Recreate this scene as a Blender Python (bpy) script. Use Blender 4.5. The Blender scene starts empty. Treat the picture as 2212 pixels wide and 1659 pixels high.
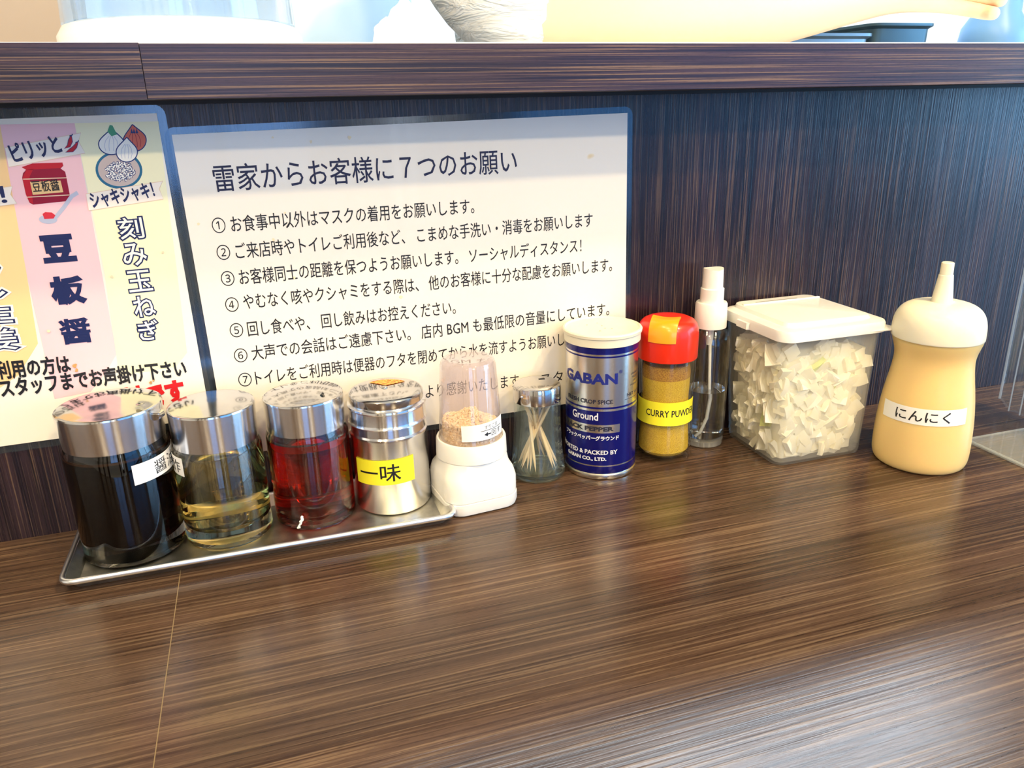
import bpy, bmesh, math, random
from mathutils import Vector, Matrix
import numpy as np
random.seed(7)
SC = bpy.context.scene
COL = SC.collection
PI = math.pi

# ------------------------------------------------------------------ camera
RT = Vector((0.9516048, -0.30649647, -0.02254384))
UP = Vector((0.12225338, 0.31022632, 0.94276919))
FW = Vector((0.28196174, 0.89989974, -0.33268308))
CP = Vector((0.1212, -0.5287, 0.2587))
FPX = 1699.05
cam_d = bpy.data.cameras.new('camera')
cam_d.sensor_fit = 'HORIZONTAL'; cam_d.sensor_width = 36.0; cam_d.lens = FPX / 2212 * 36.0
cam_d.clip_start = 0.01; cam_d.clip_end = 50
cam = bpy.data.objects.new('camera', cam_d); COL.objects.link(cam)
m3 = Matrix((RT, UP, -FW)).transposed()
cam.matrix_world = Matrix.Translation(CP) @ m3.to_4x4()
SC.camera = cam

# ------------------------------------------------------------------ colour management, world, lights
SC.view_settings.view_transform = 'Standard'; SC.view_settings.look = 'None'
SC.view_settings.gamma = 1.0; SC.view_settings.use_curve_mapping = False
SC.view_settings.exposure = 0.45
SC.cycles.use_denoising = True
SC.cycles.max_bounces = 14; SC.cycles.transmission_bounces = 12; SC.cycles.transparent_max_bounces = 24
SC.cycles.glossy_bounces = 6; SC.cycles.diffuse_bounces = 4
SC.cycles.sample_clamp_indirect = 6.0
SC.cycles.caustics_refractive = True; SC.cycles.caustics_reflective = True
SC.cycles.blur_glossy = 0.6
w = bpy.data.worlds.new('world'); SC.world = w; w.use_nodes = True
w.node_tree.nodes['Background'].inputs[0].default_value = (0.55, 0.72, 1.0, 1)
w.node_tree.nodes['Background'].inputs[1].default_value = 0.2

def lamp(name, loc, energy, color, size, target=None, shape='DISK', size_y=None, spread=PI):
    d = bpy.data.lights.new(name, 'AREA'); d.energy = energy; d.color = color; d.shape = shape; d.size = size
    if size_y: d.size_y = size_y
    d.spread = spread
    o = bpy.data.objects.new(name, d); COL.objects.link(o); o.location = loc
    t = Vector(target) if target else Vector(loc) - Vector((0, 0, 1))
    o.rotation_euler = (t - Vector(loc)).to_track_quat('-Z', 'Y').to_euler()
    return o
WARM = (1.0, 0.75, 0.40)
SB = 0.2666; SHP = 0.05; CEIL = 1.72
def row_y(slope, z=CEIL - .03): return -(SHP + (z - SB) / slope)
# three rows of ceiling downlights on the guests' side (their cut-off under the ledge makes the bands on the back panel)
for sl, xs, e in ((2.17, (0.85, -0.55), 13.0), (1.13, (1.0, -0.35), 14.0), (0.60, (0.9, -0.7), 12.0)):
    for i, x in enumerate(xs):
        lamp('guest_side_light', (x, row_y(sl), CEIL - .03), e * (1.0 if i == 0 else .55), WARM, 0.09, (0.35 if i == 0 else 0.1, -0.1, 0.0))
# added wash lamps, unseen, to brighten the guests' wall for the cap reflections
for x in (-.7, .7): lamp('guest_side_light', (x, -2.50, CEIL - .03), 10, (1.0, .84, .62), 0.12)
# kitchen tubes
lamp('kitchen_tube', (0.45, 0.95, CEIL - .05), 17, (0.80, 0.92, 1.0), 1.3, None, 'RECTANGLE', 0.12)
lamp('kitchen_tube', (1.6, 1.0, CEIL - .05), 17, (0.70, 0.86, 1.0), 1.2, None, 'RECTANGLE', 0.12)

# ------------------------------------------------------------------ helpers
def ray(px, py): return ((px - 1106) / FPX) * RT - ((py - 829.5) / FPX) * UP + FW
def at_y(px, py, y=0.0):
    d = ray(px, py); return CP + d * ((y - CP.y) / d.y)
def at_z(px, py, z=0.0):
    d = ray(px, py); return CP + d * ((z - CP.z) / d.z)

def mat(name, base=(.8, .8, .8), rough=.5, metal=0.0, trans=0.0, ior=1.45, alpha=1.0, spec=.5, emit=None, es=1.0, coat=0.0, sss=0.0, sssr=(1, .6, .3)):
    m = bpy.data.materials.new(name); m.use_nodes = True
    b = m.node_tree.nodes['Principled BSDF']; I = b.inputs
    I['Base Color'].default_value = (*base, 1); I['Roughness'].default_value = rough; I['Metallic'].default_value = metal
    I['Transmission Weight'].default_value = trans; I['IOR'].default_value = ior; I['Alpha'].default_value = alpha
    I['Specular IOR Level'].default_value = spec; I['Coat Weight'].default_value = coat
    if sss: I['Subsurface Weight'].default_value = sss; I['Subsurface Radius'].default_value = sssr; I['Subsurface Scale'].default_value = .01
    if emit: I['Emission Color'].default_value = (*emit, 1); I['Emission Strength'].default_value = es
    return m
def bsdf(m): return m.node_tree.nodes['Principled BSDF']
def nd(m, t, **k):
    n = m.node_tree.nodes.new(t)
    for a, v in k.items(): setattr(n, a, v)
    return n
def lk(m, a, b): m.node_tree.links.new(a, b)
def ramp(m, fac, stops):
    r = nd(m, 'ShaderNodeValToRGB'); e = r.color_ramp.elements
    while len(e) < len(stops): e.new(.5)
    for q, (p, c) in zip(e, stops): q.position = p; q.color = (*c, 1)
    lk(m, fac, r.inputs[0]); return r.outputs[0]
def noise(m, scale3, detail=3, rough=.55, scale=1.0, dist=0.0, coord='Object'):
    tc = nd(m, 'ShaderNodeTexCoord'); mp = nd(m, 'ShaderNodeMapping'); mp.inputs['Scale'].default_value = scale3
    lk(m, tc.outputs[coord], mp.inputs[0]); n = nd(m, 'ShaderNodeTexNoise')
    n.inputs['Scale'].default_value = scale; n.inputs['Detail'].default_value = detail; n.inputs['Roughness'].default_value = rough
    n.inputs['Distortion'].default_value = dist
    lk(m, mp.outputs[0], n.inputs['Vector']); return n.outputs['Fac']
def mixc(m, fac, a, b, mode='MIX'):
    n = nd(m, 'ShaderNodeMix', data_type='RGBA', blend_type=mode)
    for i, v in ((0, fac), (6, a), (7, b)):
        if isinstance(v, (int, float)): n.inputs[i].default_value = v
        elif isinstance(v, tuple): n.inputs[i].default_value = (*v, 1)
        else: lk(m, v, n.inputs[i])
    return n.outputs[2]
def bump(m, h, strength=.2, dist=.0005):
    b = nd(m, 'ShaderNodeBump'); b.inputs['Strength'].default_value = strength; b.inputs['Distance'].default_value = dist
    lk(m, h, b.inputs['Height']); lk(m, b.outputs[0], bsdf(m).inputs['Normal'])

def wood(name, axis, dark, mid, light, rough=.3, fine=420, med=110, lines=.55, bs=.25, low=1.0, spec=.5, along=7):
    """streaked laminate; grain runs along axis (0=x, 2=z)"""
    m = mat(name, mid, rough, spec=spec)
    def s3(across, along):
        v = [across] * 3; v[axis] = along; return tuple(v)
    a = noise(m, s3(med, 2.2), 4, .6, dist=.3)
    b = noise(m, s3(fine, along), 3 if along > 5 else 2, .6)
    c = noise(m, s3(26, 1.2), 2, .5)
    d = noise(m, s3(fine * 2.2, 160), 2, .6)
    base = ramp(m, a, [(.30, dark), (.52, mid), (.74, tuple(x * 1.25 for x in mid))])
    streak = ramp(m, b, [(lines, (0, 0, 0)), (lines + .09, (1, 1, 1))])
    base = mixc(m, streak, base, light)
    d2 = noise(m, s3(fine * .8, along * 1.1), 2, .6, dist=.2)
    base = mixc(m, ramp(m, d2, [(.56, (0, 0, 0)), (.62, (.75, .75, .75))]), base, dark)
    tone = ramp(m, c, [(.35, (.72 * low,) * 3), (.65, (1.2, 1.2, 1.2))])
    base = mixc(m, 1.0, base, tone, 'MULTIPLY')
    sp = ramp(m, d, [(.32, (.55, .55, .55)), (.48, (1, 1, 1))])
    base = mixc(m, .6, base, sp, 'MULTIPLY')
    lk(m, base, bsdf(m).inputs['Base Color'])
    bump(m, b, bs, .0004)
    return m

def new_obj(name, bm, mats, parent=None, smooth=True, auto=35):
    me = bpy.data.meshes.new(name); bm.to_mesh(me); bm.free()
    for m in (mats if isinstance(mats, (list, tuple)) else [mats]): me.materials.append(m)
    o = bpy.data.objects.new(name, me); COL.objects.link(o)
    if smooth:
        me.polygons.foreach_set('use_smooth', [True] * len(me.polygons))
        try: me.set_sharp_from_angle(angle=math.radians(auto))
        except Exception: pass
    if parent: o.parent = parent; o.matrix_parent_inverse = parent.matrix_world.inverted()
    return o
def tag(o, label=None, cat=None, group=None, kind=None):
    if label: o['label'] = label
    if cat: o['category'] = cat
    if group: o['group'] = group
    if kind: o['kind'] = kind
    return o
def thing(name, loc, label, cat, group=None):
    o = bpy.data.objects.new(name, None); COL.objects.link(o); o.location = loc; o.empty_display_size = .02
    bpy.context.view_layer.update()
    return tag(o, label, cat, group)
def lathe(bm, prof, x=0, y=0, z0=0, seg=72, mi=0, close_b=True, close_t=True, sx=1, sy=1, mis=None):
    rings = []
    for (r, z) in prof:
        if r < 1e-6: rings.append([bm.verts.new((x, y, z0 + z))])
        else: rings.append([bm.verts.new((x + sx * r * math.cos(2 * PI * k / seg), y + sy * r * math.sin(2 * PI * k / seg), z0 + z)) for k in range(seg)])
    for i in range(len(rings) - 1):
        A, B = rings[i], rings[i + 1]; mm = mis[i] if mis else mi
        for k in range(seg):
            k2 = (k + 1) % seg
            if len(A) == 1 and len(B) == 1: continue
            if len(A) == 1: f = bm.faces.new((A[0], B[k2], B[k])) if True else None
            elif len(B) == 1: f = bm.faces.new((A[k], A[k2], B[0]))
            else: f = bm.faces.new((A[k], A[k2], B[k2], B[k]))
            f.material_index = mm
    if close_b and len(rings[0]) > 1: f = bm.faces.new(list(reversed(rings[0]))); f.material_index = mis[0] if mis else mi
    if close_t and len(rings[-1]) > 1: f = bm.faces.new(rings[-1]); f.material_index = mis[-1] if mis else mi
    return rings
def fix(bm): bmesh.ops.recalc_face_normals(bm, faces=bm.faces)
def lathe_obj(name, prof, m, parent, x, y, z0=0, seg=72, **k):
    bm = bmesh.new(); lathe(bm, prof, x, y, z0, seg, **k); fix(bm); return new_obj(name, bm, m, parent)
def box(bm, lo, hi, mi=0, bev=0.0):
    r = bmesh.ops.create_cube(bm, size=1.0); vs = r['verts']
    for v in vs:
        v.co = Vector([lo[i] + (v.co[i] + .5) * (hi[i] - lo[i]) for i in range(3)])
    fs = set(f for v in vs for f in v.link_faces)
    for f in fs: f.material_index = mi
    if bev > 0:
        es = list(set(e for v in vs for e in v.link_edges))
        bmesh.ops.bevel(bm, geom=es, offset=bev, segments=2, affect='EDGES', profile=.5)
def box_obj(name, lo, hi, m, parent=None, bev=0.0, **k):
    bm = bmesh.new(); box(bm, lo, hi, 0, bev); return new_obj(name, bm, m, parent, **k)
def rrect(hx, hy, r, n=6):
    pts = []
    for (cx, cy, a0) in ((hx - r, hy - r, 0), (-hx + r, hy - r, PI / 2), (-hx + r, -hy + r, PI), (hx - r, -hy + r, 1.5 * PI)):
        for i in range(n + 1):
            a = a0 + PI / 2 * i / n; pts.append((cx + r * math.cos(a), cy + r * math.sin(a)))
    return pts
def loft(bm, sections, close_b=True, close_t=True, mi=0, cyc=False):
    """sections: lists of 3D points of equal length"""
    R = [[bm.verts.new(p) for p in s] for s in sections]
    n = len(R[0])
    for i in range(len(R) - 1):
        for k in range(n):
            f = bm.faces.new((R[i][k], R[i][(k + 1) % n], R[i + 1][(k + 1) % n], R[i + 1][k])); f.material_index = mi
    if close_b: bm.faces.new(list(reversed(R[0]))).material_index = mi
    if close_t: bm.faces.new(R[-1]).material_index = mi
def tube(bm, pts, r, seg=10, mi=0, caps=True):
    pts = [Vector(p) for p in pts]; rs = r if isinstance(r, (list, tuple)) else [r] * len(pts)
    secs = []; up = None
    for i, p in enumerate(pts):
        d = (pts[min(i + 1, len(pts) - 1)] - pts[max(i - 1, 0)]).normalized()
        if up is None: up = d.orthogonal().normalized()
        up = (up - d * up.dot(d)).normalized(); q = d.cross(up)
        secs.append([p + rs[i] * (math.cos(2 * PI * k / seg) * up + math.sin(2 * PI * k / seg) * q) for k in range(seg)])
    loft(bm, secs, caps, caps, mi)

# ---- flat print: text meshes mapped on any surface P(u,v,lift)
_tc = {}
def text_geo(s, bev=0.0):
    """glyph mesh in em units; bev thickens every stroke by that much (a very low chamfer: z runs 0..1)"""
    key = (s, round(bev, 4))
    if key not in _tc:
        c = bpy.data.curves.new('t', 'FONT'); c.body = s; c.size = 1; c.resolution_u = 2; c.fill_mode = 'BOTH'
        if bev: c.bevel_depth = bev; c.bevel_resolution = 1
        o = bpy.data.objects.new('t', c); COL.objects.link(o)
        dg = bpy.context.evaluated_depsgraph_get(); dg.update()
        me = bpy.data.meshes.new_from_object(o.evaluated_get(dg))
        V = [(v.co.x, v.co.y, (v.co.z / bev if bev else 0.0)) for v in me.vertices]; F = [tuple(p.vertices) for p in me.polygons]
        if bev: F = [f for f in F if sum(V[i][2] for i in f) / len(f) > .02]
        bpy.data.objects.remove(o); bpy.data.curves.remove(c); bpy.data.meshes.remove(me)
        _tc[key] = (V, F)
    return _tc[key]
def add_text(bm, s, P, bold=0.0, mi=0, lift=.0002, full=False, sub=0.0, ref=None):
    """P(u,v) maps the unit box. u spans the text's width; v spans the em height of a kanji (full=True: the text's own height)"""
    RV = text_geo(ref or s, 0.0)[0]
    x0, x1 = min(v[0] for v in RV), max(v[0] for v in RV)
    y0, y1 = (min(v[1] for v in RV), max(v[1] for v in RV)) if full else (-.08, .795)
    hg = (P(0, 1, 0) - P(0, 0, 0)).length or 1
    bev = max(0.0, bold) * (y1 - y0) / hg
    V, F = text_geo(s, bev)
    tb = bmesh.new(); vs = [tb.verts.new(((x - x0) / (x1 - x0), (y - y0) / (y1 - y0), z)) for x, y, z in V]
    for f in F:
        try: tb.faces.new([vs[i] for i in f])
        except ValueError: pass
    if sub:
        k = sub
        while k < 1.0:
            g = tb.verts[:] + tb.edges[:] + tb.faces[:]
            bmesh.ops.bisect_plane(tb, geom=g, plane_co=(k, 0, 0), plane_no=(1, 0, 0)); k += sub
    mp = {}
    for v in tb.verts:
        if v.link_faces: mp[v] = bm.verts.new(P(v.co.x, v.co.y, lift + max(v.co.z, 0) * .00004))
    for f in tb.faces:
        try: nf = bm.faces.new([mp[v] for v in f.verts]); nf.material_index = mi
        except ValueError: pass
    tb.free()
def wallquad(bl, br, h, y=0.0, hr=None, ang=.0176):
    """text strip on the back panel: bottom-left px, bottom-right px, height in metres"""
    A, B = at_y(*bl, y), at_y(*br, y); d = (B - A).normalized(); n = Vector((-d.z, 0, d.x))
    def P(u, v, lift): 
        p = A.lerp(B, u) + n * (v * h); p.y -= lift; return p
    return P
def pxquad(tl, tr, br, bl, y=0.0):
    a, b, c, d = [at_y(*q, y) for q in (tl, tr, br, bl)]
    def P(u, v, lift):
        p = d.lerp(c, u).lerp(a.lerp(b, u), v); p.y -= lift; return p
    return P
def cyl_hit(px, py, x, y, rf):
    """where the pixel's ray meets the lathe surface rf(z): returns angle, z (angle 0 faces -y, grows to +x)"""
    d = ray(px, py); z = 0.05
    for _ in range(25):
        r = rf(z); ox, oy = CP.x - x, CP.y - y
        a = d.x ** 2 + d.y ** 2; b = ox * d.x + oy * d.y; c = ox * ox + oy * oy - r * r
        disc = max(0.0, b * b - a * c); t = (-b - math.sqrt(disc)) / a
        h = CP + d * t; z = h.z
    return math.atan2(h.x - x, -(h.y - y)), z
def cylmap(x, y, rf, a0, a1, z0, z1, z0r=None, z1r=None, off=.00015):
    z0r = z0 if z0r is None else z0r; z1r = z1 if z1r is None else z1r
    def P(u, v, lift):
        a = a0 + (a1 - a0) * u; lo = z0 + (z0r - z0) * u; hi = z1 + (z1r - z1) * u; z = lo + (hi - lo) * v
        r = rf(z) + off + lift; return Vector((x + r * math.sin(a), y - r * math.cos(a), z))
    return P
def patch(bm, P, nu=16, nv=2, mi=0, lift=0.0):
    g = [[bm.verts.new(P(i / nu, j / nv, lift)) for i in range(nu + 1)] for j in range(nv + 1)]
    for j in range(nv):
        for i in range(nu): bm.faces.new((g[j][i], g[j][i + 1], g[j + 1][i + 1], g[j + 1][i])).material_index = mi
def label_thick(bm, P, nu=16, nv=2, th=.00012, mi=0):
    """a sticker with its own little thickness"""
    f = [[bm.verts.new(P(i / nu, j / nv, th)) for i in range(nu + 1)] for j in range(nv + 1)]
    b = [[bm.verts.new(P(i / nu, j / nv, 0)) for i in range(nu + 1)] for j in range(nv + 1)]
    for j in range(nv):
        for i in range(nu):
            bm.faces.new((f[j][i], f[j][i + 1], f[j + 1][i + 1], f[j + 1][i])).material_index = mi
            bm.faces.new((b[j][i], b[j + 1][i], b[j + 1][i + 1], b[j][i + 1])).material_index = mi
    for i in range(nu):
        bm.faces.new((b[0][i], b[0][i + 1], f[0][i + 1], f[0][i])); bm.faces.new((f[nv][i], f[nv][i + 1], b[nv][i + 1], b[nv][i]))
    for j in range(nv):
        bm.faces.new((b[j + 1][0], b[j][0], f[j][0], f[j + 1][0])); bm.faces.new((b[j][nu], b[j + 1][nu], f[j + 1][nu], f[j][nu]))
def interp(prof):
    P = sorted([(z, r) for r, z in prof])
    def rf(z):
        if z <= P[0][0]: return P[0][1]
        for (a, ra), (b, rb) in zip(P, P[1:]):
            if z <= b: return ra + (rb - ra) * ((z - a) / (b - a) if b > a else 0)
        return P[-1][1]
    return rf

# ------------------------------------------------------------------ materials
M = {}
M['counter'] = wood('counter_laminate', 0, (.036, .018, .011), (.080, .046, .029), (.145, .092, .055), .21, 560, 180, .52, .22, spec=.5)
M['fascia'] = wood('fascia_laminate', 0, (.006, .005, .020), (.045, .026, .038), (.17, .105, .072), .34, 900, 420, .53, .3, along=4)
M['panel'] = wood('panel_laminate', 2, (.004, .003, .008), (.024, .013, .018), (.10, .062, .045), .27, 800, 190, .53, .8)
M['chrome'] = mat('brushed_steel', (.62, .60, .57), .12, 1.0)
M['steel'] = mat('stainless_steel', (.72, .71, .69), .20, 1.0)
M['tray'] = mat('tray_steel', (.50, .50, .47), .24, 1.0)
def add_wear(m, a, b, sc=90, r0=.15, r1=.4):
    n = noise(m, (sc, sc, sc), 4, .6); r = nd(m, 'ShaderNodeMapRange'); r.inputs['To Min'].default_value = r0; r.inputs['To Max'].default_value = r1
    lk(m, n, r.inputs['Value']); lk(m, r.outputs[0], bsdf(m).inputs['Roughness'])
    lk(m, ramp(m, n, [(.35, a), (.65, b)]), bsdf(m).inputs['Base Color'])
add_wear(M['tray'], (.52, .52, .47), (.78, .77, .70), 60, .22, .45)
add_wear(M['chrome'], (.58, .56, .53), (.66, .64, .61), 40, .08, .17)
M['brushed'] = mat('brushed_side_steel', (.80, .80, .82), .19, 1.0)
bsdf(M['brushed']).inputs['Anisotropic'].default_value = .92; bsdf(M['brushed']).inputs['Anisotropic Rotation'].default_value = .25
_t = nd(M['brushed'], 'ShaderNodeTangent', direction_type='RADIAL', axis='Z'); lk(M['brushed'], _t.outputs[0], bsdf(M['brushed']).inputs['Tangent'])
M['glass'] = mat('clear_glass', (.98, .99, .98), .0, 0, 1.0, 1.48)
M['green_glass'] = mat('greenish_glass', (.86, .95, .88), .0, 0, 1.0, 1.48)
M['soy'] = mat('soy_sauce', (.0025, .0010, .0007), .3, spec=.0)
M['soyfilm'] = mat('soy_film', (.035, .014, .006), .15)
M['vinegar'] = mat('vinegar', (.95, .77, .36), 0, 0, 1.0, 1.36)
M['chili'] = mat('chili_oil', (.78, .022, .006), 0, 0, 1.0, 1.45)
M['water'] = mat('water', (.97, .98, .98), 0, 0, 1.0, 1.33)
M['white_pl'] = mat('white_plastic', (.84, .82, .76), .32, coat=.1)
M['cream_pl'] = mat('cream_plastic', (.82, .77, .60), .38)
M['label'] = mat('white_tape', (.86, .86, .84), .45)
M['ylabel'] = mat('yellow_tape', (.90, .82, .03), .45)
M['ink'] = mat('black_ink', (.008, .008, .012), .5)
M['grey_ink'] = mat('grey_ink', (.10, .09, .09), .5)
M['navy'] = mat('navy_ink', (.006, .010, .05), .5)
M['red_pl'] = mat('red_plastic', (.80, .028, .008), .28, coat=.2)
M['orange_pl'] = mat('orange_plastic', (.95, .36, .015), .25, coat=.2)
M['can_blue'] = mat('can_blue', (.004, .006, .16), .22, 0.35, coat=.3)
M['can_silver'] = mat('can_silver', (.76, .73, .66), .24, 1.0)
M['sauce'] = mat('garlic_paste_bottle', (.85, .61, .25), .30, sss=.4, sssr=(1, .6, .25))
M['garlic_cap'] = mat('squeeze_cap_plastic', (.86, .82, .66), .32, sss=.2)
def thin(name, tint, k, rough=.05, diff=0.0, dcol=(.9, .9, .88)):
    """thin clear plastic: see-through, with a Fresnel sheen and some haze of its own"""
    m = bpy.data.materials.new(name); m.use_nodes = True; nt = m.node_tree; nt.nodes.remove(bsdf(m))
    out = nt.nodes['Material Output']; t = nd(m, 'ShaderNodeBsdfTransparent'); t.inputs[0].default_value = (*tint, 1)
    g = nd(m, 'ShaderNodeBsdfGlossy'); g.inputs['Roughness'].default_value = rough; g.inputs[0].default_value = (1, 1, 1, 1)
    lw = nd(m, 'ShaderNodeLayerWeight'); lw.inputs[0].default_value = .5
    pw_ = nd(m, 'ShaderNodeMath', operation='POWER'); lk(m, lw.outputs['Facing'], pw_.inputs[0]); pw_.inputs[1].default_value = 4.0
    f = nd(m, 'ShaderNodeMapRange'); lk(m, pw_.outputs[0], f.inputs['Value']); f.inputs['To Min'].default_value = (k - 1) * .09; f.inputs['To Max'].default_value = .85
    mx = nd(m, 'ShaderNodeMixShader'); lk(m, f.outputs[0], mx.inputs[0]); 
    if diff > 0:
        d = nd(m, 'ShaderNodeBsdfDiffuse'); d.inputs[0].default_value = (*dcol, 1)
        tl = nd(m, 'ShaderNodeBsdfTranslucent'); tl.inputs[0].default_value = (*dcol, 1)
        dm = nd(m, 'ShaderNodeMixShader'); dm.inputs[0].default_value = .5; lk(m, d.outputs[0], dm.inputs[1]); lk(m, tl.outputs[0], dm.inputs[2])
        hm = nd(m, 'ShaderNodeMixShader'); hm.inputs[0].default_value = diff; lk(m, t.outputs[0], hm.inputs[1]); lk(m, dm.outputs[0], hm.inputs[2])
        lk(m, hm.outputs[0], mx.inputs[1])
    else: lk(m, t.outputs[0], mx.inputs[1])
    lk(m, g.outputs[0], mx.inputs[2]); lk(m, mx.outputs[0], out.inputs[0]); return m
M['cup'] = thin('clear_cup_plastic', (.95, .92, .92), 1.45, .04, .10, (.85, .78, .80))
M['jarglass'] = thin('jar_glass', (.97, .97, .95), 1.45, .02)
M['pp'] = thin('frosted_plastic', (.99, .99, .97), 1.35, .12, .16, (.97, .96, .90))
M['acrylic'] = thin('acrylic', (.96, .97, .97), 1.49, .04, .025, (.8, .85, .88))
M['laminate'] = thin('laminate_film', (.75, .82, .88), 1.5, .12, .04, (.30, .45, .60))

# ------------------------------------------------------------------ the room
wallm = mat('plaster_wall', (.80, .74, .64), .8); ceilm = mat('ceiling_paint', (.74, .70, .62), .85); floorm = mat('floor_tile', (.5, .46, .40), .5)
n_ = noise(wallm, (3, 3, 3), 4); lk(wallm, ramp(wallm, n_, [(.3, (.76, .70, .60)), (.7, (.84, .78, .68))]), bsdf(wallm).inputs['Base Color'])
n_ = noise(floorm, (4, 4, 4), 5); lk(floorm, ramp(floorm, n_, [(.3, (.50, .46, .40)), (.7, (.60, .56, .49))]), bsdf(floorm).inputs['Base Color'])
FL = -0.78
XL, XR, YB, YK = -2.2, 3.6, -2.75, 1.55
def slab(name, lo, hi, m): return tag(box_obj(name, lo, hi, m, smooth=False), kind='structure')
slab('floor', (XL, YB, FL - .1), (XR, YK, FL), floorm)
slab('ceiling', (XL, YB, CEIL), (XR, YK, CEIL + .1), ceilm)
slab('wall_left', (XL - .1, YB, FL), (XL, YK, CEIL), wallm)
kw = mat('kitchen_wall_panel', (.80, .86, .90), .35)
slab('wall_kitchen', (XL, YK, FL), (XR, YK + .1, CEIL), kw)
slab('wall_right', (XR, -.2, FL), (XR + .1, YK, CEIL), wallm)
# guests' wall with a window and two added glowing panes, entrance glazing in the right wall
daylight = mat('daylight_pane', (.1, .1, .1), .3, emit=(.26, .50, 1.0), es=4.0)
daylight2 = mat('daylight_door_pane', (.1, .1, .1), .3, emit=(.30, .62, 1.0), es=8.0)
frame_m = mat('dark_frame', (.05, .04, .04), .4)
def window(name, x0, x1, z0, z1, y, m):
    w_ = box_obj(name, (x0, y - .02, z0), (x1, y, z1), m, smooth=False); tag(w_, kind='structure')
    for (a, b, c, d) in ((x0 - .04, x0, z0, z1), (x1, x1 + .04, z0, z1), (x0 - .04, x1 + .04, z1, z1 + .04), (x0 - .04, x1 + .04, z0 - .04, z0), ((x0 + x1) / 2 - .015, (x0 + x1) / 2 + .015, z0, z1)):
        box_obj('window_frame', (a, y - .03, c), (b, y + .03, d), frame_m, w_, smooth=False)
refl_strip_m = mat('dark_reflection_strip', (.05, .035, .03), .5)
for i_, (a, b) in enumerate(((-1.75, -1.55), (-1.15, -1.05), (-.72, -.58), (.40, .50), (.98, 1.12))): slab('reflection_strip_%d' % (i_ + 1), (a, YB, FL), (b, YB + .04, CEIL), refl_strip_m)  # dark strips added on the unseen wall to stripe the cap reflections
bm = bmesh.new()
for (a, b, c, d) in ((XL, -.30, FL, CEIL), (.34, .62, FL, CEIL), (.80, 1.15, FL, CEIL), (.62, .80, FL, -.2), (.62, .80, 1.1, CEIL), (3.3, XR, FL, CEIL), (-.30, .34, FL, .0), (-.30, .34, 1.15, CEIL), (1.15, 3.3, FL, -.26), (1.15, 3.3, 1.25, CEIL)):
    box(bm, (a, YB - .1, c), (b, YB, d))
tag(new_obj('wall_guests', bm, wallm, smooth=False), kind='structure')
window('window_1', -.30, .34, 0.0, 1.15, YB, daylight)
window('blue_reflection_pane', 1.19, 3.26, -.22, 1.21, YB, mat('blue_reflection_glow', (.1, .1, .1), .3, emit=(.10, .40, 1.0), es=1.35))  # glazing made up this wide and blue for reflections on the back panel
window('white_stripe_pane', .66, .76, -.16, 1.06, YB, mat('white_stripe_glow', (.1, .1, .1), .3, emit=(.85, .92, 1.0), es=5.0))  # narrow glowing pane added for a white stripe in the steel caps
slab('reflection_strip_6', (1.15, YB, FL), (3.3, YB + .03, -.27), refl_strip_m); slab('reflection_strip_7', (XR - .03, -2.5, FL), (XR, -.3, -.12), refl_strip_m)  # dark panels added to cut the blue reflection low on the back panel
dr = box_obj('door_1', (XR - .02, -2.5, -.12), (XR, -.3, 1.3), daylight2, smooth=False); tag(dr, kind='structure')
for yy in (-2.52, -1.42, -.32): box_obj('door_frame', (XR - .06, yy, FL), (XR, yy + .05, 1.34), frame_m, dr, smooth=False)

# back panel under the ledge and the counter
tag(box_obj('wall_back', (-1.6, 0, -.70), (2.6, .03, SB), M['panel'], smooth=False), kind='structure')
ct = thing('countertop', (0, -.3, -.04), 'dark brown wood grain countertop carrying the whole condiment row', 'countertop')
bm = bmesh.new(); box(bm, (-1.6, -.62, -.035), (.05095, -.0003, 0)); new_obj('counter_slab', bm, M['counter'], ct, smooth=False)
bm = bmesh.new(); box(bm, (.05145, -.62, -.035), (2.6, -.0003, .0)); new_obj('counter_slab', bm, M['counter'], ct, smooth=False)
box_obj('joint_strip', (.0509, -.62, -.03), (.0515, -.0003, -.0001), mat('joint_filler', (.22, .16, .08), .5), ct, smooth=False)

HT = .2937
lg = thing('serving_ledge', (0, .1, SB), 'raised serving ledge with a streaked dark wood edge above the notices', 'ledge')
SX = at_y(308, 150, -SHP).x
bm = bmesh.new(); box(bm, (-1.6, -SHP - .0008, SB), (SX, -SHP + .02, HT + .0003)); new_obj('edge_board', bm, M['fascia'], lg, smooth=False)
bm = bmesh.new(); box(bm, (SX + .0003, -SHP, SB), (2.6, -SHP + .02, HT)); new_obj('edge_board', bm, M['fascia'], lg, smooth=False)
box_obj('shadow_gap_strip', (-1.6, -.006, .2643), (2.6, -.0002, SB), mat('shadow_gap_dark', (.006, .006, .010), .5), lg, smooth=False)  # band of shade under the ledge, put in as a dark strip
box_obj('core_board', (-1.6, -SHP + .02, SB), (2.6, .26, HT - .0015), mat('core_board', (.05, .03, .03), .6), lg, smooth=False)
box_obj('top_sheet', (-1.6, -SHP + .003, HT - .0015), (2.6, .262, HT + .0009), mat('white_top_sheet', (.85, .87, .88), .3), lg, smooth=False)
LT = HT + .0009

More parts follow.
